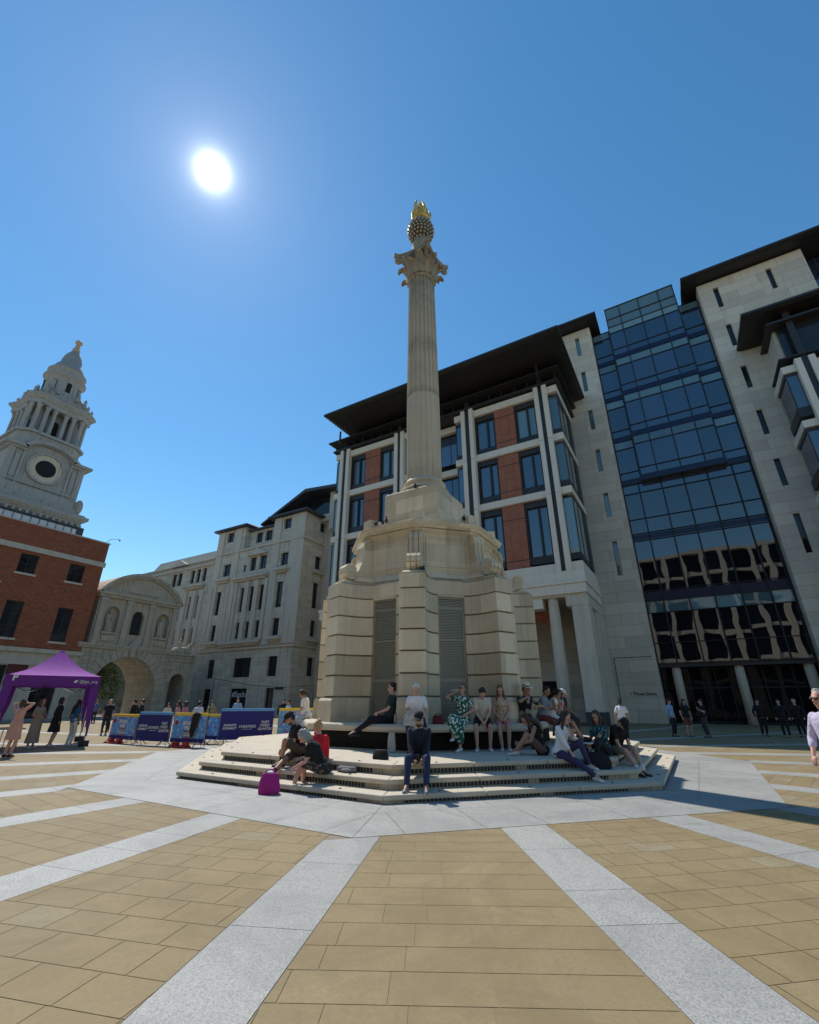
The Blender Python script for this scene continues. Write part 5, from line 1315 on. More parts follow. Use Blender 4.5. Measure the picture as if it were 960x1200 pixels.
    return t, dict(hc=hc, wr=wr, TM=TM, HM=HM, hip=hip, elb=elbw, kne=kne, M=Matrix.Translation(loc)@Matrix.Rotation(R(face-90), 4, 'Z'))
_sh = {}
def SHOE(c):
    if c not in _sh: _sh[c] = plain('shoe_%d' % len(_sh), c, .55)
    return _sh[c]
def W(j, p): return j['M']@Vector(p)
SEAT = 1.082; ST = .492
G1 = 'people sitting on the bench and steps of the monument'
def F(*a): return a
down = [(-.13,.30,.06,0), (.13,.30,.06,0)]
lap = [(-.09,.26,.10,0), (.09,.26,.10,0)]
def bf(dy=.40, dx=.10, z=-.59, t=(0,0)): return [(-dx, dy, z, t[0]), (dx, dy, z, t[1])]
SM = dict(sit=True, group=G1)
# --- bench, left to right
person("woman in white T-shirt and sunglasses with dark ponytail, on the bench's left end", (-3.62,-1.75,SEAT), -165, fem=True, skin='tan', top=('tee',(.78,.78,.78)), bottom=('shorts',(.3,.4,.55)), hair=('ponytail','brown'), glasses=True, head=(25,10), lean=12, hands=lap, feet=bf(), lod=2, **SM)
p2, j2 = person("young man in dark green polo shirt, legs stretched out sideways on the bench", (.80,-3.50,SEAT), -142, skin='light', top=('tee',(.015,.035,.028)), bottom=('trousers',(.008,.008,.010)), hair=('short','black'), lean=-8, head=(12,6), feet=[(-.02,.86,-.26,-25),(.10,.80,-.30,10)], hands=[(-.10,.30,.10,0),(.14,.26,.10,0)], shoes=(.015,.012,.010), lod=2, **SM)
p1, j1 = person('white-haired man in white polo shirt reading a newspaper on the bench', (1.63,-3.53,SEAT), -70, skin='pink', top=('tee',(.80,.81,.84)), bottom=('trousers',(.018,.025,.055)), hair=('short','white'), lean=14, head=(14,8), feet=[(-.22,.36,-.59,-10),(.10,.38,-.59,10)], hands=[(-.14,.30,.16,0),(.15,.30,.15,0)], shoes=(.02,.02,.02), lod=2, **SM)
p4, j4 = person('woman in green and white floral dress drinking on the bench', (2.43,-2.62,SEAT), -98, fem=True, skin='light', top=('dress',(.02,.13,.075),'floral',(.75,.80,.76),15), bottom=('longskirt',(.02,.13,.075),'floral',(.75,.80,.76),15), hair=('short','auburn'), lean=-4, head=(-12,0), glasses=True, feet=[(-.16,.40,-.59,0),(-.05,.52,-.36,-15)], hands=[(-.20,.12,.12,0),(.10,.22,.60,0)], elb=[(-.6,-.7,-.5),(1,.3,-.4)], shoes=(.75,.75,.75), lod=2, **SM)
person('man in cream T-shirt and black shorts bent over his lap on the bench', (2.80,-2.22,SEAT), -62, skin='light', top=('tee',(.62,.58,.50)), bottom=('shorts',(.012,.012,.014)), hair=('short','dark'), lean=26, head=(28,0), feet=[(-.12,.42,-.59,-5),(.20,.46,-.59,12)], hands=[(-.05,.34,.14,0),(.05,.36,.14,0)], shoes=(.72,.72,.72), lod=2, **SM)
person('woman with long auburn hair in pale floral top and pink shorts on the bench', (3.20,-1.86,SEAT), -66, fem=True, skin='light', top=('tank',(.62,.50,.38),'floral',(.35,.16,.09),22), bottom=('shorts',(.50,.22,.22)), hair=('long','auburn'), lean=12, head=(8,-10), feet=[(-.10,.44,-.59,-6),(.07,.46,-.59,6)], hands=lap, shoes=(.66,.66,.66), lod=2, **SM)
p7, j7 = person('man in straw sun hat and black T-shirt eating on the bench', (3.62,-1.22,SEAT), -38, skin='tan', top=('tee',(.010,.010,.012),'floral',(.3,.27,.2),5), bottom=('shorts',(.16,.16,.15)), hair=('short','brown'), hat=('sun',(.74,.68,.54)), lean=8, head=(6,18), feet=bf(.42), hands=[(-.14,.28,.30,0),(.08,.22,.53,0)], elb=[(-1,0,-.4),(1,.2,-.5)], lod=2, **SM)
person('man with short dark hair in grey T-shirt eating on the bench beside the white column', (3.66,.20,SEAT), -2, skin='tan', top=('tee',(.22,.25,.28)), bottom=('shorts',(.20,.04,.05)), hair=('short','black'), lean=14, head=(10,-8), feet=bf(.42), hands=[(-.05,.33,.36,0),(.12,.32,.34,0)], lod=2, **SM)
person("woman with tied black hair and white shorts holding a pink cup on the bench", (3.68,1.15,SEAT), 4, fem=True, skin='tan', top=('tank',(.72,.70,.66)), bottom=('shorts',(.72,.72,.72)), hair=('ponytail','black'), lean=18, head=(18,0), feet=bf(.46), hands=[(-.06,.34,.14,0),(.08,.36,.20,0)], shoes=(.12,.10,.09), lod=2, **SM)
person('woman in white cap and grey top with long bare legs stretched forward on the bench', (3.68,2.15,SEAT), 4, fem=True, skin='tan', top=('tank',(.30,.31,.33)), bottom=('shorts',(.10,.12,.16)), hair=('long','black'), hat=('cap',(.74,.73,.70)), lean=10, head=(20,0), feet=bf(.60,.10), hands=lap, shoes=(.25,.16,.12), lod=2, **SM)
person('dark-haired person in black at the far right end of the bench, mostly hidden', (3.62,3.05,SEAT), 10, skin='brown', top=('tee',(.015,.015,.018)), bottom=('trousers',(.02,.02,.025)), hair=('short','black'), lean=4, feet=bf(), hands=lap, lod=1, **SM)
# --- steps
p3, j3 = person('man in navy sweater, jeans and dark cap looking at his phone on the top step', (2.87,-5.62,ST), -64, skin='tan', top=('long',(.010,.013,.028)), bottom=('trousers',(.020,.035,.085)), hair=('short','dark'), hat=('cap',(.012,.014,.022)), lean=18, head=(2,0), feet=[(-.15,.66,-.35,-8),(.20,.64,-.35,8)], hands=[(-.07,.40,.16,0),(.08,.40,.15,0)], shoes=(.16,.16,.17), sole=(.72,.72,.70), beard='dark', lod=2, **SM)
person('woman with long brown hair in black top sitting on the platform hugging her knees', (4.42,-2.72,ST), -152, fem=True, skin='tan', top=('tank',(.012,.010,.010)), bottom=('shorts',(.17,.10,.085)), hair=('long','brown'), lean=20, head=(22,8), feet=[(-.12,.62,0,-5),(.10,.50,0,5)], hands=[(-.10,.50,.22),(.04,.50,.24)], shoes=(.70,.70,.68), lod=2, **SM)
p9, j9 = person('woman in white blouse and purple trousers biting into food on the top step', (4.92,-3.12,ST), -18, fem=True, skin='light', top=('blouse',(.80,.80,.80)), bottom=('trousers',(.050,.040,.105)), hair=('long','dark'), lean=12, head=(14,10), feet=[(-.12,.56,-.18,-10),(.14,.82,-.34,12)], hands=[(.04,.24,.44,0),(.12,.34,.06,0)], elb=[(-.6,.2,-.8),(.8,-.2,-.6)], shoes=(.72,.72,.70), lod=2, **SM)
p14, j14 = person('smiling woman in teal patterned top holding out a plate on the right-hand steps', (5.66,-2.14,ST), -116, fem=True, skin='tan', top=('tee',(.015,.03,.05),'floral',(.08,.30,.30),26), bottom=('trousers',(.02,.02,.025)), hair=('long','brown'), lean=10, head=(8,14), feet=[(-.12,.52,-.17,0),(.12,.56,-.17,0)], hands=[(-.02,.46,.22,0),(.16,.34,.12,0)], lod=2, **SM)
person('bearded man in black cap, black T-shirt and beige shorts looking down on the right-hand steps', (5.80,-1.75,ST), -40, skin='light', top=('tee',(.010,.010,.011)), bottom=('shorts',(.28,.24,.19)), hair=('short','brown'), hat=('cap',(.012,.012,.014)), lean=30, head=(40,-10), beard='dark', feet=[(-.10,.68,-.35,-6),(.09,.74,-.35,8)], hands=[(-.04,.40,.14,0),(.10,.40,.12,0)], shoes=(.05,.055,.07), socks=(.7,.7,.7), lod=2, **SM)
person("bearded man in black cap with one leg stretched out on the left-hand steps", (-.10,-5.72,ST), -118, skin='tan', top=('tee',(.011,.011,.012)), bottom=('shorts',(.09,.075,.055)), hair=('short','dark'), hat=('cap',(.014,.014,.016)), beard='dark', lean=18, head=(24,-14), feet=[(.02,.40,-.18,5),(-.42,.74,-.35,-38)], kp=[(-.4,.4,1),(-.3,.3,1)], hands=[(-.04,.34,.12,0),(.08,.34,.14,0)], shoes=(.02,.02,.022), socks=(.012,.012,.014), lod=2, **SM)
person("blonde woman in red dress seen from behind on the left-hand steps", (.66,-5.95,.312), 150, fem=True, skin='pink', top=('dress',(.62,.012,.02)), bottom=('skirt',(.62,.012,.02)), hair=('bun','blonde'), lean=12, head=(14,22), feet=[(-.10,.50,.18,0),(.12,.48,.18,0)], hands=lap, lod=2, **SM)
p19, j19 = person('grey-haired woman in black T-shirt and patterned skirt holding a phone on the lowest step', (1.12,-6.34,.31), -150, fem=True, H=1.80, skin='pink', top=('tee',(.010,.010,.011)), bottom=('skirt',(.030,.028,.028),'floral',(.24,.14,.13),14), hair=('bob','grey'), lean=34, head=(18,0), feet=[(.24,.44,-.31,12),(-.04,.56,-.31,-14)], hands=[(-.10,.42,.30,0),(.05,.40,.22,0)], shoes=(.02,.02,.02), lod=2, **SM)
# --- standing near
person('woman in white shirt with long dark hair standing behind the right end of the steps', (4.9,7.4,.006), 96, fem=True, skin='tan', top=('tee',(.75,.76,.80)), bottom=('trousers',(.05,.06,.10)), hair=('ponytail','black'), lod=1)
person('man in lilac shirt, sunglasses and brown trousers walking in at the right edge', (9.12,-5.62,.006), -128, H=1.74, skin='pink', top=('blouse',(.56,.50,.68)), bottom=('trousers',(.20,.13,.07)), hair=('short','grey'), glasses=True, head=(0,-12), feet=[(-.10,.22,0,0),(.10,-.28,.03,0)], hands=[(-.24,.16,-.02,0),(.24,.10,.0,0)], shoes=(.12,.06,.03), lod=2)
person('woman in knee-length pink dress holding her head, standing in front of the purple canopy', (-11.2,-6.85,.006), 112, fem=True, H=1.66, skin='light', top=('dress',(.60,.32,.26)), bottom=('skirt',(.60,.32,.26)), hair=('bob','brown'), hands=[(-.14,.06,.70,0),(.12,.08,.68,0)], elb=[(-1,0,.15),(1,0,.1)], shoes=(.03,.03,.03), lod=1)
GT = 'people standing under the purple canopy'
person('woman in long beige dress with dark curly hair under the canopy', (-14.1,-5.1,.006), 20, fem=True, skin='tan', top=('dress',(.30,.24,.19)), bottom=('longskirt',(.30,.24,.19)), hair=('long','brown'), hands=[(-.12,.24,.12,0),(.14,.22,.14,0)], shoes=(.6,.6,.6), lod=1, group=GT)
person('woman in black jacket and short black skirt under the canopy', (-14.0,-4.5,.006), 80, fem=True, H=1.74, skin='light', top=('jacket',(.008,.008,.009)), bottom=('skirt',(.009,.009,.010)), hair=('bob','black'), shoes=(.5,.5,.5), lod=1, group=GT)
person('woman in blue top and white trousers under the canopy', (-13.7,-4.0,.006), 100, fem=True, H=1.66, skin='brown', top=('tee',(.02,.12,.28)), bottom=('trousers',(.66,.64,.60)), hair=('long','black'), shoes=(.6,.6,.6), lod=1, group=GT)
person('man in dark shirt under the canopy, facing the pink dress', (-15.2,-6.2,.006), -10, skin='tan', top=('tee',(.015,.015,.02)), bottom=('trousers',(.02,.02,.03)), hair=('short','black'), lod=1, group=GT)
GB = 'people beyond the barriers'
def far(label, x, y, face, top, bottom, hair, **k):
    k.setdefault('H', 1.70); person(label, (x,y,.002), face, top=top, bottom=bottom, hair=hair, lod=0, group=GB, **k)
far('man in blue shirt with a rucksack walking left in front of the gateway', -22.4,1.9,165,('blouse',(.16,.20,.50)),('trousers',(.02,.02,.03)),('short','black'), feet=[(-.1,.26,0,0),(.1,-.28,.04,0)])
far('bald man in black shirt behind the leftmost barrier', -19.2,.15,-40,('tee',(.012,.012,.014)),('trousers',(.02,.02,.03)),('none','black'), skin='light')
far('man in dark jacket with short black hair behind the left barriers', -19.4,1.6,-160,('jacket',(.015,.018,.015)),('trousers',(.02,.02,.02)),('short','black'))
far('man in black waistcoat over white sleeves behind the left barriers', -18.1,1.25,-130,('blouse',(.02,.02,.022)),('trousers',(.02,.02,.02)),('short','dark'), skin='light')
far('woman in cream top behind the navy banner', -17.4,2.3,-20,('tee',(.66,.62,.5)),('trousers',(.3,.3,.3)),('bob','brown'), H=1.52, fem=True)
far('woman in pink top with sunglasses on her head behind the middle barrier', -13.1,.35,-150,('blouse',(.62,.22,.26)),('trousers',(.25,.3,.4)),('bob','dark'), H=1.60, fem=True)
far('woman in paler pink blouse beside the one in pink', -14.2,.75,-120,('blouse',(.60,.34,.36)),('trousers',(.1,.1,.1)),('long','dark'), H=1.62, fem=True)
far('man in white T-shirt seen from behind at the middle barrier', -13.0,1.0,130,('tee',(.72,.74,.76)),('trousers',(.05,.06,.1)),('short','black'), H=1.60)
far('person in striped yellow top beside the net pole', -13.9,2.4,-60,('tee',(.55,.50,.22),'check',(.05,.05,.05),22),('trousers',(.1,.1,.1)),('short','dark'), H=1.62)
far('person in light blue shirt in front of the dark shop door', -15.3,5.2,-60,('blouse',(.30,.45,.68)),('trousers',(.1,.1,.15)),('short','brown'), H=1.80)
far('man in black top with dark hair near the right net pole', -11.9,5.4,-70,('jacket',(.012,.012,.014)),('trousers',(.02,.02,.02)),('short','black'), H=1.76)
far('man in white shirt with a black shoulder strap beyond the right barrier', -10.4,4.3,-120,('blouse',(.72,.72,.72)),('trousers',(.1,.1,.12)),('short','brown'), H=1.70)
GO = 'people in front of the glass lobby'
def off(label, x, y, face, top, bottom, hair, **k): person(label, (x,y,.006), face, top=top, bottom=bottom, hair=hair, lod=0, group=GO, **k)
off('man in navy waistcoat with light blue sleeves by the lobby doors', 6.35,13.9,-30,('blouse',(.30,.40,.60)),('trousers',(.015,.015,.03)),('short','dark'))
off('woman in black top with red patterned skirt by the lobby doors', 7.0,14.0,-60,('tee',(.012,.012,.014)),('shorts',(.35,.06,.08),'check',(.05,.05,.05),20),('long','black'), fem=True)
off('man in black shirt and dark grey trousers with folded arms by the lobby doors', 7.75,13.9,-150,('tee',(.01,.01,.012)),('trousers',(.05,.05,.05)),('short','brown'), skin='light', hands=[(-.05,.2,.33,0),(.05,.2,.35,0)])
off('man in black suit, leftmost of the three in suits', 10.2,16.2,-70,('jacket',(.008,.008,.01)),('trousers',(.008,.008,.01)),('short','black'))
off('man in black suit with open white shirt, between the other two', 11.0,15.6,-100,('jacket',(.008,.008,.01)),('trousers',(.008,.008,.01)),('short','dark'), skin='light')
off('man in black suit with grey hair, rightmost of the three in suits', 11.75,16.6,-120,('jacket',(.010,.009,.01)),('trousers',(.008,.008,.01)),('short','grey'), skin='light')
for x, y in ((11.0,15.6),):
    m = MB(); m.prism([(x-.05,y-.145),(x+.05,y-.15),(x+.04,y-.12),(x-.04,y-.12)], 1.08, 1.42); tag(m.build('shirt_front', 'white', None), 'white shirt front of the middle man in a suit', 'shirt') if 0 else m.bm.free()
for i, (x, y, f, c, h) in enumerate(((-29.5,4.2,-20,(.5,.5,.52),'dark'),(-31,6.4,-80,(.03,.03,.04),'black'),(-30.2,7.8,-120,(.55,.2,.18),'brown'),(-34,7.0,-60,(.1,.15,.3),'black'))):
    far('%s standing left of the gateway arch behind the canopy' % ('man in light grey top','man in black top','man in dull red top','man in dark blue top')[i], x,y,f,('tee',c),('trousers',(.03,.03,.04)),('short',h))
# ================================================================ SMALL THINGS
def tb(o, label, cat, group=None): return tag(o, label, cat, group)
# newspaper (folded sheets held open)
def sheet(j, pts, name, mat, thick=.004):
    m = MB(); P_ = [W(j, p) for p in pts]; n = (P_[1]-P_[0]).cross(P_[3]-P_[0]).normalized()*thick
    a = [m.bm.verts.new(p) for p in P_]; b = [m.bm.verts.new(p+n) for p in P_]
    m.bm.faces.new(a); m.bm.faces.new(b[::-1])
    for i in range(len(a)): m.bm.faces.new((a[i], a[(i+1)%len(a)], b[(i+1)%len(a)], b[i]))
    return m.build(name, mat)
def newsmat():
    m, nt, b = newmat('newsprint'); tc = N(nt, 'ShaderNodeTexCoord').outputs['Object']
    n = noise(nt, 60, 2, tc, .8); v = N(nt, 'ShaderNodeTexVoronoi'); v.inputs['Scale'].default_value = 9; nt.links.new(tc, v.inputs['Vector'])
    c = mixc(nt, ramp(nt, n, [(.45, 0.0), (.6, .7)]), (.58,.56,.52), (.16,.16,.16)); c = mixc(nt, ramp(nt, v.outputs['Distance'], [(.25, .8), (.3, 0.0)]), c, (.2,.2,.2))
    nt.links.new(c, b.inputs['Base Color']); b.inputs['Roughness'].default_value = .9; return m
MAT['news'] = newsmat()
l, r = j1['wr'][-1], j1['wr'][1]
m = MB(); c = (l+r)/2+Vector((0,.13,.02)); q = [c+Vector((-.24,.05,-.20)), c+Vector((0,-.03,-.24)), c+Vector((.24,.05,-.20)), c+Vector((.22,-.04,.12)), c+Vector((0,-.02,.06)), c+Vector((-.22,-.04,.12))]
v = [m.bm.verts.new(W(j1, p)) for p in q]; v2 = [m.bm.verts.new(W(j1, p+Vector((0,.006,.003)))) for p in q]
for A in ((0,1,4,5),(1,2,3,4)): m.bm.faces.new([v[i] for i in A]); m.bm.faces.new([v2[i] for i in A][::-1])
for a, b in ((0,1),(1,2),(2,3),(3,4),(4,5),(5,0)): m.bm.faces.new((v[a], v[b], v2[b], v2[a]))
tb(m.build('newspaper', 'news'), 'open newspaper in the hands of the white-haired man', 'newspaper')
def device(j, label, name='phone', mat='black', dz=.05, dy=.07):
    l, r = j['wr'][-1], j['wr'][1]; c = (l+r)/2+Vector((0,dy,dz)); m = MB()
    M = Matrix.Rotation(R(-55), 3, 'X'); bx_ = MB().box(-.038,.038,-.005,.005,-.075,.075)
    for v in bx_.bm.verts: v.co = W(j, c+M@v.co)
    o = bx_.build(name, mat, None, bevel=.004); return tb(o, label, name)
device(j3, 'dark phone held by the man in the navy sweater')
device(j19, 'dark phone held by the grey-haired woman', dz=.04, dy=.10)
def cup(pos, label, mat, rr=.035, h=.11, name='cup'):
    return tb(MB().lathe([(rr*.75,0),(rr,h*.95),(rr*1.06,h),(rr*.95,h)], pos, 14).build(name, mat), label, name)
wp = W(j4, j4['wr'][1]+Vector((-.01,.07,.04))); o = MB(); o.cap(wp+Vector((-.03,-.02,0)), wp+Vector((.035,.015,.015)), .030, .028, 12)
tb(o.build('drink_can', plain('can_blue', (.30,.36,.38), .35, .4), None), 'drink can at the lips of the woman in the floral dress', 'drink can')
wp = W(j9, j9['wr'][-1]+Vector((.0,.06,.05))); tb(MB().ell(wp, (.05,.04,.035)).build('sandwich', plain('bread', (.5,.33,.16), .9)), 'sandwich at the mouth of the woman in the white blouse', 'food')
wp = W(j7, j7['wr'][1]+Vector((-.01,.05,.05))); tb(MB().ell(wp, (.05,.05,.04)).build('sandwich', plain('bread_dark', (.42,.22,.14), .9)), 'sandwich in the raised hand of the man in the straw hat', 'food')
wp = W(j7, j7['wr'][-1]+Vector((.02,.10,.02))); m = MB(); m.obox(tuple(wp), (1,0,0), (0,1,0), -.13,.13,-.08,.08,-.02,.02); tb(m.build('takeaway_box', plain('kraft_card', (.55,.42,.22), .8), None, bevel=.008), 'open card food box held by the man in the straw hat', 'food box')
wp = W(j14, j14['wr'][-1]+Vector((-.02,.14,.0))); tb(MB().lathe([(.07,0),(.13,.02),(.13,.028),(.06,.012)], wp, 20).build('plate', 'white'), 'white plate held out by the woman in the teal top', 'plate')
cup((4.08,1.02,1.46), 'pink paper cup held by the woman in white shorts', plain('pink_card', (.75,.10,.22), .6))
cup((1.16,-3.80,SEAT), 'clear grey bottle standing on the bench between the two men', plain('bottle_grey', (.25,.28,.28), .2), .035, .22, 'bottle')
def bag(pos, w_, d_, h, label, mat, rz=0, strap=True, name='handbag', slump=.8):
    t = thing(name, label, 'bag', pos, rz)
    m = MB(); n = 20; prev = None
    for f, sx in ((0,.92),(.04,1),(.35,1.02),(.7,.93),(.94,slump),(1,slump*.9)):
        ring = []
        for k in range(n):
            a = 2*PI*k/n; ca, sa = math.cos(a), math.sin(a); e = .55
            x = w_/2*sx*math.copysign(abs(ca)**e, ca)*(1+.03*math.sin(3*a+f*6)); y = d_/2*sx*(1.05-.5*f)*math.copysign(abs(sa)**e, sa)*(1+.05*math.sin(5*a+f*4))
            ring.append(m.bm.verts.new((x, y, f*h)))
        if prev:
            for k in range(n): m.bm.faces.new((prev[k], prev[(k+1)%n], ring[(k+1)%n], ring[k])).smooth = True
        else: m.bm.faces.new(ring[::-1])
        prev = ring
    m.bm.faces.new(prev); m.build('bag_body', mat, t, local=True)
    if strap:
        for y in (-.03,.03):
            MB().tube([(w_*.28*math.cos(a), y, h*.92+h*.26*math.sin(a)) for a in [PI*k/8 for k in range(9)]], .008, 6).build('handle', 'black' if mat != 'mag' else mat, t, local=True)
    return t
MAT['mag'] = cloth('magenta_canvas', (.42,.02,.22)); MAT['oxblood'] = cloth('oxblood_leather', (.13,.02,.02)); MAT['blackcloth'] = cloth('black_nylon', (.010,.010,.011)); MAT['paperbag'] = cloth('pale_tote', (.45,.43,.38))
bag((.42,-7.05,.008), .38, .24, .34, 'magenta tote bag standing on the granite by the lowest step', 'mag', R(25))
m = MB(); m.ell((.40,-7.03,.355), (.09,.06,.03)); tb(m.build('tissue_packet', plain('pale_teal_pack', (.5,.7,.68), .6)), 'pale teal packet sticking out of the magenta bag', 'packet')
bag((2.02,-3.18,SEAT), .28, .14, .20, 'dark red leather handbag on the bench beside the floral dress', 'oxblood', R(20))
bag((1.20,-4.02,ST), .19, .12, .42, 'pale tote bag leaning under the bench by the reader', 'paperbag', R(10), False, 'tote_bag')
bag((5.62,-2.92,.312), .52, .30, .31, 'big black rucksack lying on the steps before the woman in teal', 'blackcloth', R(30), True, 'rucksack', .6)
bag((5.02,-4.0,.312), .10, .05, .03, 'small black purse on the middle step', 'blackcloth', 0, False, 'purse') if 0 else None
bag((1.75,-5.3,ST), .34, .2, .18, 'black bag on the top step behind the grey-haired woman', 'blackcloth', 0, False, 'shoulder_bag')
m = MB(); m.cap((1.26,-6.02,.36),(1.6,-6.0,.37),.06,.05); m.ell((1.45,-6.02,.35),(.16,.10,.04)); tb(m.build('folded_jacket', C((.20,.19,.21))), 'folded grey jacket on the middle step beside the red dress', 'jacket')
# pigeons
def pigeon(x, y, z, rz, label):
    t = thing('pigeon', label, 'pigeon', (x,y,z), R(rz), 'pigeons resting on the monument')
    m = MB(); m.ell((0,0,.09), (.065,.13,.065)); m.ell((0,.03,.11), (.05,.08,.06)); m.cap((0,.09,.13),(0,.12,.19),.035,.028); m.ell((0,.13,.20), (.028,.034,.028)); m.cap((0,-.08,.09),(0,-.24,.07),.04,.022); m.cap((0,.155,.20),(0,.18,.195),.008,.003,6)
    remesh(m, 'body', PG, t, .011, 2)
    l = MB()
    for q in (-.025,.025): l.tube([(q,.02,.05),(q,.025,.0)], .005, 5)
    l.build('legs', plain('pigeon_leg', (.3,.08,.06), .7), t, local=True)
PG = plain('pigeon_feathers', (.035,.037,.042), .7, 0, .6, ns=14)
def opt(r, ang, z): return (r*math.cos(R(ang)), r*math.sin(R(ang)), z)
pigeon(*opt(2.38,-106,7.16), 40, 'pigeon on the left corner of the parapet'); pigeon(*opt(2.30,-96,7.16), -150, 'pigeon on the parapet left of the front corner block')
pigeon(*opt(2.42,-29,7.16), 20, 'pigeon on the right corner of the parapet'); pigeon(*opt(3.25,-63,5.11), 10, 'pigeon on the ledge below the front scroll')
pigeon(*opt(1.08,-80,8.9), 30, 'pigeon at the foot of the column shaft')
# ================================================================ CANOPY
cr = Vector((.386,.923,0)).normalized(); cb = Vector((-.923,.386,0)).normalized()
K0 = Vector((-13.0,-3.75,0)); WID = 3.0; DEP = 3.0
Cn = [K0-cr*WID, K0, K0+cb*DEP, K0-cr*WID+cb*DEP]; ctr = (Cn[0]+Cn[2])/2
tn = thing('gazebo_tent', 'purple pop-up canopy tent with peaked roof and print on its valance', 'tent', tuple(ctr))
m = MB(); n = 10; top = Vector((ctr.x, ctr.y, 3.62)); grid = {}
ZE = 2.52
for s in range(4):
    A, B_ = Cn[s]+Vector((0,0,ZE)), Cn[(s+1)%4]+Vector((0,0,ZE)); prev = None
    for i in range(n+1):
        f = i/n; row = []
        for k in range(n+1):
            e = A.lerp(B_, k/n); p = e.lerp(top, f); p.z -= .20*math.sin(PI*f)**1.0*(1) + .05*math.sin(PI*k/n)*(1-f)*math.sin(PI*f*.5+.3) + (.012*math.sin(k*2.3+s) * math.sin(PI*f))
            row.append(m.bm.verts.new(p))
        if prev:
            for k in range(n): m.bm.faces.new((prev[k], prev[k+1], row[k+1], row[k])).smooth = True
        prev = row
bmesh.ops.remove_doubles(m.bm, verts=m.bm.verts, dist=.001)
MAT['purpletop'] = cloth('sunlit_purple_canvas', (.44,.15,.54))  # roof copy of the purple canvas, sunlight put into its paler colour
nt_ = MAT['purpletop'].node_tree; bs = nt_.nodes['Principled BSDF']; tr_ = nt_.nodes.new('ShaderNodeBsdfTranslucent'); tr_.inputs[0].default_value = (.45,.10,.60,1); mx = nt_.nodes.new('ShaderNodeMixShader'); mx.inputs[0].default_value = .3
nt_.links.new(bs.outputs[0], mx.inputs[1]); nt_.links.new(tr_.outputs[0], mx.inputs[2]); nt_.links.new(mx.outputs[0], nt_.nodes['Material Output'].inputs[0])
roof_ = m.build('canopy_roof', 'purpletop', tn)
for s in range(4):
    A, B_ = Cn[s], Cn[(s+1)%4]; m = MB(); n = 24; d = (B_-A).normalized(); nn = Vector((d.y,-d.x,0))
    for k in range(n):
        a, b = A.lerp(B_, k/n), A.lerp(B_, (k+1)/n); za, zb = ZE-.36-.03*abs(math.sin(k/n*PI*5)), ZE-.36-.03*abs(math.sin((k+1)/n*PI*5)); wa, wb = nn*.02*math.sin(k*1.1), nn*.02*math.sin((k+1)*1.1)
        m.face([a+Vector((0,0,ZE))+nn*.01, b+Vector((0,0,ZE))+nn*.01, b+wb+Vector((0,0,zb)), a+wa+Vector((0,0,za))])
    bmesh.ops.remove_doubles(m.bm, verts=m.bm.verts, dist=.0005); v_ = m.build('valance', 'purple', tn)
for i, P0 in enumerate(Cn):
    ix = Vector((ctr.x-P0.x, ctr.y-P0.y, 0)).normalized(); c = P0+ix*.07
    lg = MB().obox((c.x,c.y,0), tuple(cr[:2]), tuple(cb[:2]), -.02,.02,-.02,.02,.0,2.5).build('leg', 'greymetal', tn)
    m = MB(); d1 = cr if i in (0,3) else -cr; d2 = cb if i < 2 else -cb
    for dd in (d1, d2):
        a = P0-ix*.0
        m.face([a+Vector((0,0,ZE-.3)), a+dd*.30+Vector((0,0,ZE-.3)), a+dd*.26+Vector((0,0,1.5)), a+dd*.04+Vector((0,0,.35)), a+Vector((0,0,.35))])
    m.build('leg_banner', 'purple', tn)
    m = MB(); m.obox((c.x,c.y,0), tuple(cr[:2]), tuple(cb[:2]), -.17,.17,-.12,.12,.01,.22); m.build('leg_weight', 'black', tn, bevel=.02)
m = MB()
for s in range(4):
    A, B_ = Cn[s]+Vector((0,0,2.3)), Cn[(s+1)%4]+Vector((0,0,2.3)); M_ = (A+B_)/2
    m.tube([A, A.lerp(M_,.5)-Vector((0,0,.35)), M_+Vector((0,0,.0))], .012, 5); m.tube([M_, M_.lerp(B_,.5)-Vector((0,0,.35)), B_], .012, 5)
m.build('roof_struts', 'darkmetal', tn)
fc = lambda f, z: K0-cr*WID*(1-f)-cb*.035+Vector((0,0,z))
text('@lgn_org', .15, fc(.87, ZE-.20), cr, -cb, 'white', tn)
text('P', .30, fc(.10, ZE-.10), cr, -cb, 'white', tn, bold=.01)
m = MB(); c = fc(.73, ZE-.20)           # little bird mark
pts = [(-.07,.0),(-.03,.02),(-.06,.06),(.0,.03),(.02,.06),(.06,.055),(.075,.03),(.05,.0),(.02,-.045),(-.04,-.05),(-.07,-.04),(-.035,-.025)]
m.extr(pts, c, cr, (0,0,1), -cb, 0, .006); m.build('bird_mark', 'white', tn)
tbm = thing('folding_table', 'small black folding table under the left of the canopy', 'table', (-13.2,-6.35,0))
m = MB(); m.box(-13.8,-12.6,-6.7,-6.0,.72,.75); m.build('tabletop', 'black', tbm)
for x in (-13.7,-12.7):
    for y in (-6.6,-6.1): MB().tube([(x,y,0),(x,y,.72)], .015, 6).build('leg', 'greymetal', tbm)
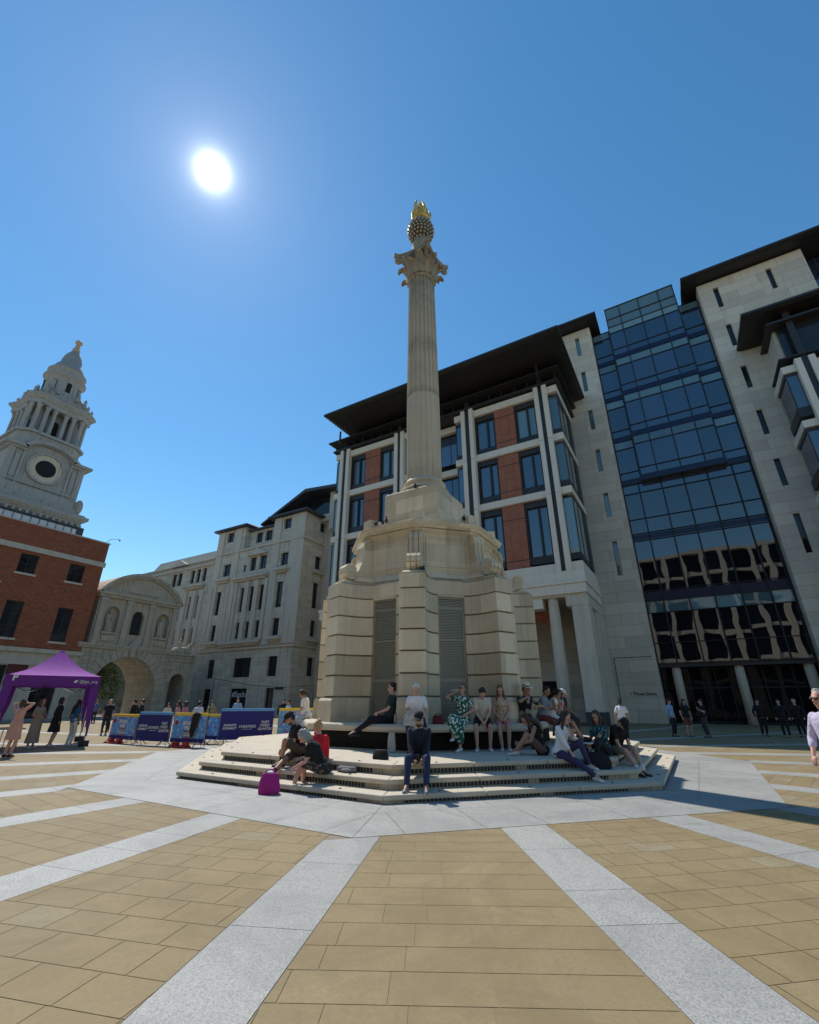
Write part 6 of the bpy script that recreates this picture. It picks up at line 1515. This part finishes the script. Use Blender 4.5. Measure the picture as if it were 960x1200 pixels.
# ================================================================ BARRIERS
GBR = 'event barriers with printed banners'
def barrier(A, B_, kind, label, H=1.15):
    A, B_ = Vector((*A,0)), Vector((*B_,0)); d = (B_-A); L = d.length; d.normalize(); n = Vector((d.y,-d.x,0)); t = thing('crowd_barrier', label, 'barrier', tuple(A), 0, GBR)
    O = (A.x,A.y,0); e1, e2 = (d.x,d.y), (n.x,n.y)
    f = MB(); f.tube([A+d*.03+Vector((0,0,.22)), A+d*.03+Vector((0,0,H-.06)), A+d*.10+Vector((0,0,H-.01)), A+d*(L-.10)+Vector((0,0,H-.01)), A+d*(L-.03)+Vector((0,0,H-.06)), A+d*(L-.03)+Vector((0,0,.22)), A+d*.03+Vector((0,0,.22))], .02, 7)
    x = .18
    while x < L-.1: f.tube([A+d*x+Vector((0,0,.22)), A+d*x+Vector((0,0,H-.02))], .008, 5); x += .13
    f.build('barrier_frame', 'greymetal', t)
    for x in (.25, L-.25):
        q = MB(); q.tube([A+d*x+n*.33+Vector((0,0,.015)), A+d*x+n*.02+Vector((0,0,.24)), A+d*x-n*.02+Vector((0,0,.24)), A+d*x-n*.33+Vector((0,0,.015))], .016, 6)
        q.tube([A+d*(x-.2)+n*.05+Vector((0,0,.02)), A+d*x+Vector((0,0,.24)), A+d*(x+.2)+n*.05+Vector((0,0,.02))], .012, 6); q.build('barrier_foot', 'greymetal', t)
    m = MB(); n_ = 14; prev = None; off_ = .035
    for sd in (1, -1):
        prev = None
        for k in range(n_+1):
            x = .02+(L-.04)*k/n_; wv = .012*math.sin(k*1.7+L); row = [m.bm.verts.new(A+d*x+n*sd*(off_+wv*(1-j/3))+Vector((0,0,.16+(H-.16-.09)*j/3+.0))) for j in range(4)]
            if prev:
                for j in range(3): m.bm.faces.new((prev[j], row[j], row[j+1], prev[j+1])).smooth = True
            prev = row
    m.build('banner', 'navybanner' if kind == 'navy' else 'bluebanner', t)
    m = MB(); m.obox(O, e1, e2, .01, L-.01, -.045, .045, H-.10, H+.01); m.build('banner_sleeve', 'bluetop' if kind == 'navy' else 'yellow', t, bevel=.02)
    if kind != 'navy':
        m = MB(); m.obox(O, e1, e2, .02, L-.02, .05, .056, .16, .30); m.build('banner_band', 'navybanner', t)
    e = 1 if n.dot(Vector((7.69,-14.16,0))-A) > 0 else -1
    P_ = lambda x, z: A+d*x+n*e*.058+Vector((0,0,z))
    eu = d if e > 0 else -d
    nn = n*e; eu = Vector((-nn.y, nn.x, 0))
    X = (lambda x: x) if eu.dot(d) > 0 else (lambda x: L-x)
    if kind == 'navy':
        text('ALDGATE', .11, P_(X(L*.19), .70), eu, nn, 'white', t, bold=.004); text('CONNECT', .11, P_(X(L*.19), .58), eu, nn, 'white', t, bold=.004)
        text('CHEAPSIDE', .135, P_(X(L*.51), .64), eu, nn, 'white', t, bold=.002); text('BUSINESS ALLIANCE', .045, P_(X(L*.51), .54), eu, nn, 'white', t)
        for i, s_ in enumerate(('FLEET', 'STREET', 'QUARTER')): text(s_, .125, P_(X(L*.84), .80-.13*i), eu, nn, 'white', t, bold=.003)
    else:
        text('SPORTS', .17, P_(X(L*.5), .82), eu, nn, 'white', t, bold=.008); text('FREE', .17, P_(X(L*.5), .66), eu, nn, 'white', t, bold=.008)
        for i, w__ in enumerate((.7,.6,.66,.8)):
            m = MB(); c = P_(X(L*.5), .55-.075*i); m.obox(tuple(c), tuple(eu[:2]), tuple(nn[:2]), -.25*w__*L/2.2*1.6,.25*w__*L/2.2*1.6,-.002,.003,-.015,.015); m.build('print_bar', ('red','yellow','white','red')[i], t)
        m = MB(); c = P_(X(L*.12), .84); m.ell(tuple(c), (.06,.06,.085)); m.build('print_dot', 'red', t)
    return t
barrier((-14.15,-2.25), (-12.25,-2.30), 'blue', 'light blue printed barrier with yellow top, leftmost of the row by the canopy', 1.10)
barrier((-12.15,-2.30), (-10.25,-2.12), 'navy', 'navy printed barrier between two light blue ones, left of the steps', 1.20)
barrier((-10.15,-2.10), (-8.55,-1.80), 'blue', 'light blue printed barrier with a black coat hung over it', 1.18)
barrier((-9.35,-.60), (-8.1,1.15), 'navy', 'large navy printed barrier just behind the left end of the steps', 1.32)
barrier((-8.0,1.3), (-6.9,3.3), 'blue', 'light blue printed barrier behind the man in the black cap', 1.32)
barrier((-10.9,-.75), (-9.5,-.45), 'blue', 'short light blue barrier glimpsed behind the black coat', 1.1)
# black coat hung over the third barrier
m = MB(); m.ell((-8.95,-1.98,1.12), (.16,.10,.10)); m.cap((-8.97,-2.02,1.1), (-9.03,-2.06,.55), .13, .09); m.cap((-8.88,-2.02,1.05), (-9.0,-2.06,.42), .09, .07)
o = m.build('coat', 'blackcloth'); r_ = o.modifiers.new('r', 'REMESH'); r_.mode = 'VOXEL'; r_.voxel_size = .02; BAKE.append(o); tag(o, 'black coat draped over the light blue barrier', 'coat')
for x, y, lb in ((-13.5,-2.35,'red rubber barrier foot under the leftmost barrier'), (-9.5,-2.1,'red rubber barrier foot under the barrier with the coat')):
    m = MB(); m.prism([(x-.45,y-.2),(x+.45,y-.14),(x+.45,y+.14),(x-.45,y+.2)], .005, .07)
    for q in (-.3,.3): m.obox((x,y,0), (1,0), (0,1), q-.12,q+.12,-.09,.09,.065,.20)
    tag(m.build('barrier_weight', 'red', None, bevel=.02), lb, 'weight')
# portable net
nt2 = thing('portable_net', 'portable net frame with two black poles and a sagging top cord behind the barriers', 'net', (-9.6,.2,0))
pA, pB = Vector((-9.9,-.75,0)), Vector((-11.6,7.4,0))
for p in (pA, pB): MB().tube([p, p+Vector((0,0,2.55))], .02, 7).build('pole', 'black', nt2)
for p in (pA, pB):
    m = MB(); m.tube([p+Vector((-.4,.1,.02)), p+Vector((0,0,.08)), p+Vector((.4,-.1,.02))], .018, 6); m.build('base', 'black', nt2)
m = MB(); m.tube([pA.lerp(pB, k/10)+Vector((0,0,2.5-.22*math.sin(PI*k/10))) for k in range(11)], .018, 6); m.build('top_cord', 'black', nt2)
# ================================================================ bake modifiers and text into plain meshes
bpy.context.view_layer.update()
dg = bpy.context.evaluated_depsgraph_get(); done = []
for o in BAKE:
    me = bpy.data.meshes.new_from_object(o.evaluated_get(dg), preserve_all_data_layers=False, depsgraph=dg); done.append((o, me))
for o, me in done:
    if o.type == 'FONT':
        n = bpy.data.objects.new(o.name, me); nm = o.name; COL.objects.link(n); M = o.matrix_local.copy(); n.parent = o.parent; n.matrix_local = M
        bpy.data.objects.remove(o); n.name = nm
    else:
        o.modifiers.clear(); o.data = me
        me.polygons.foreach_set('use_smooth', [True]*len(me.polygons))
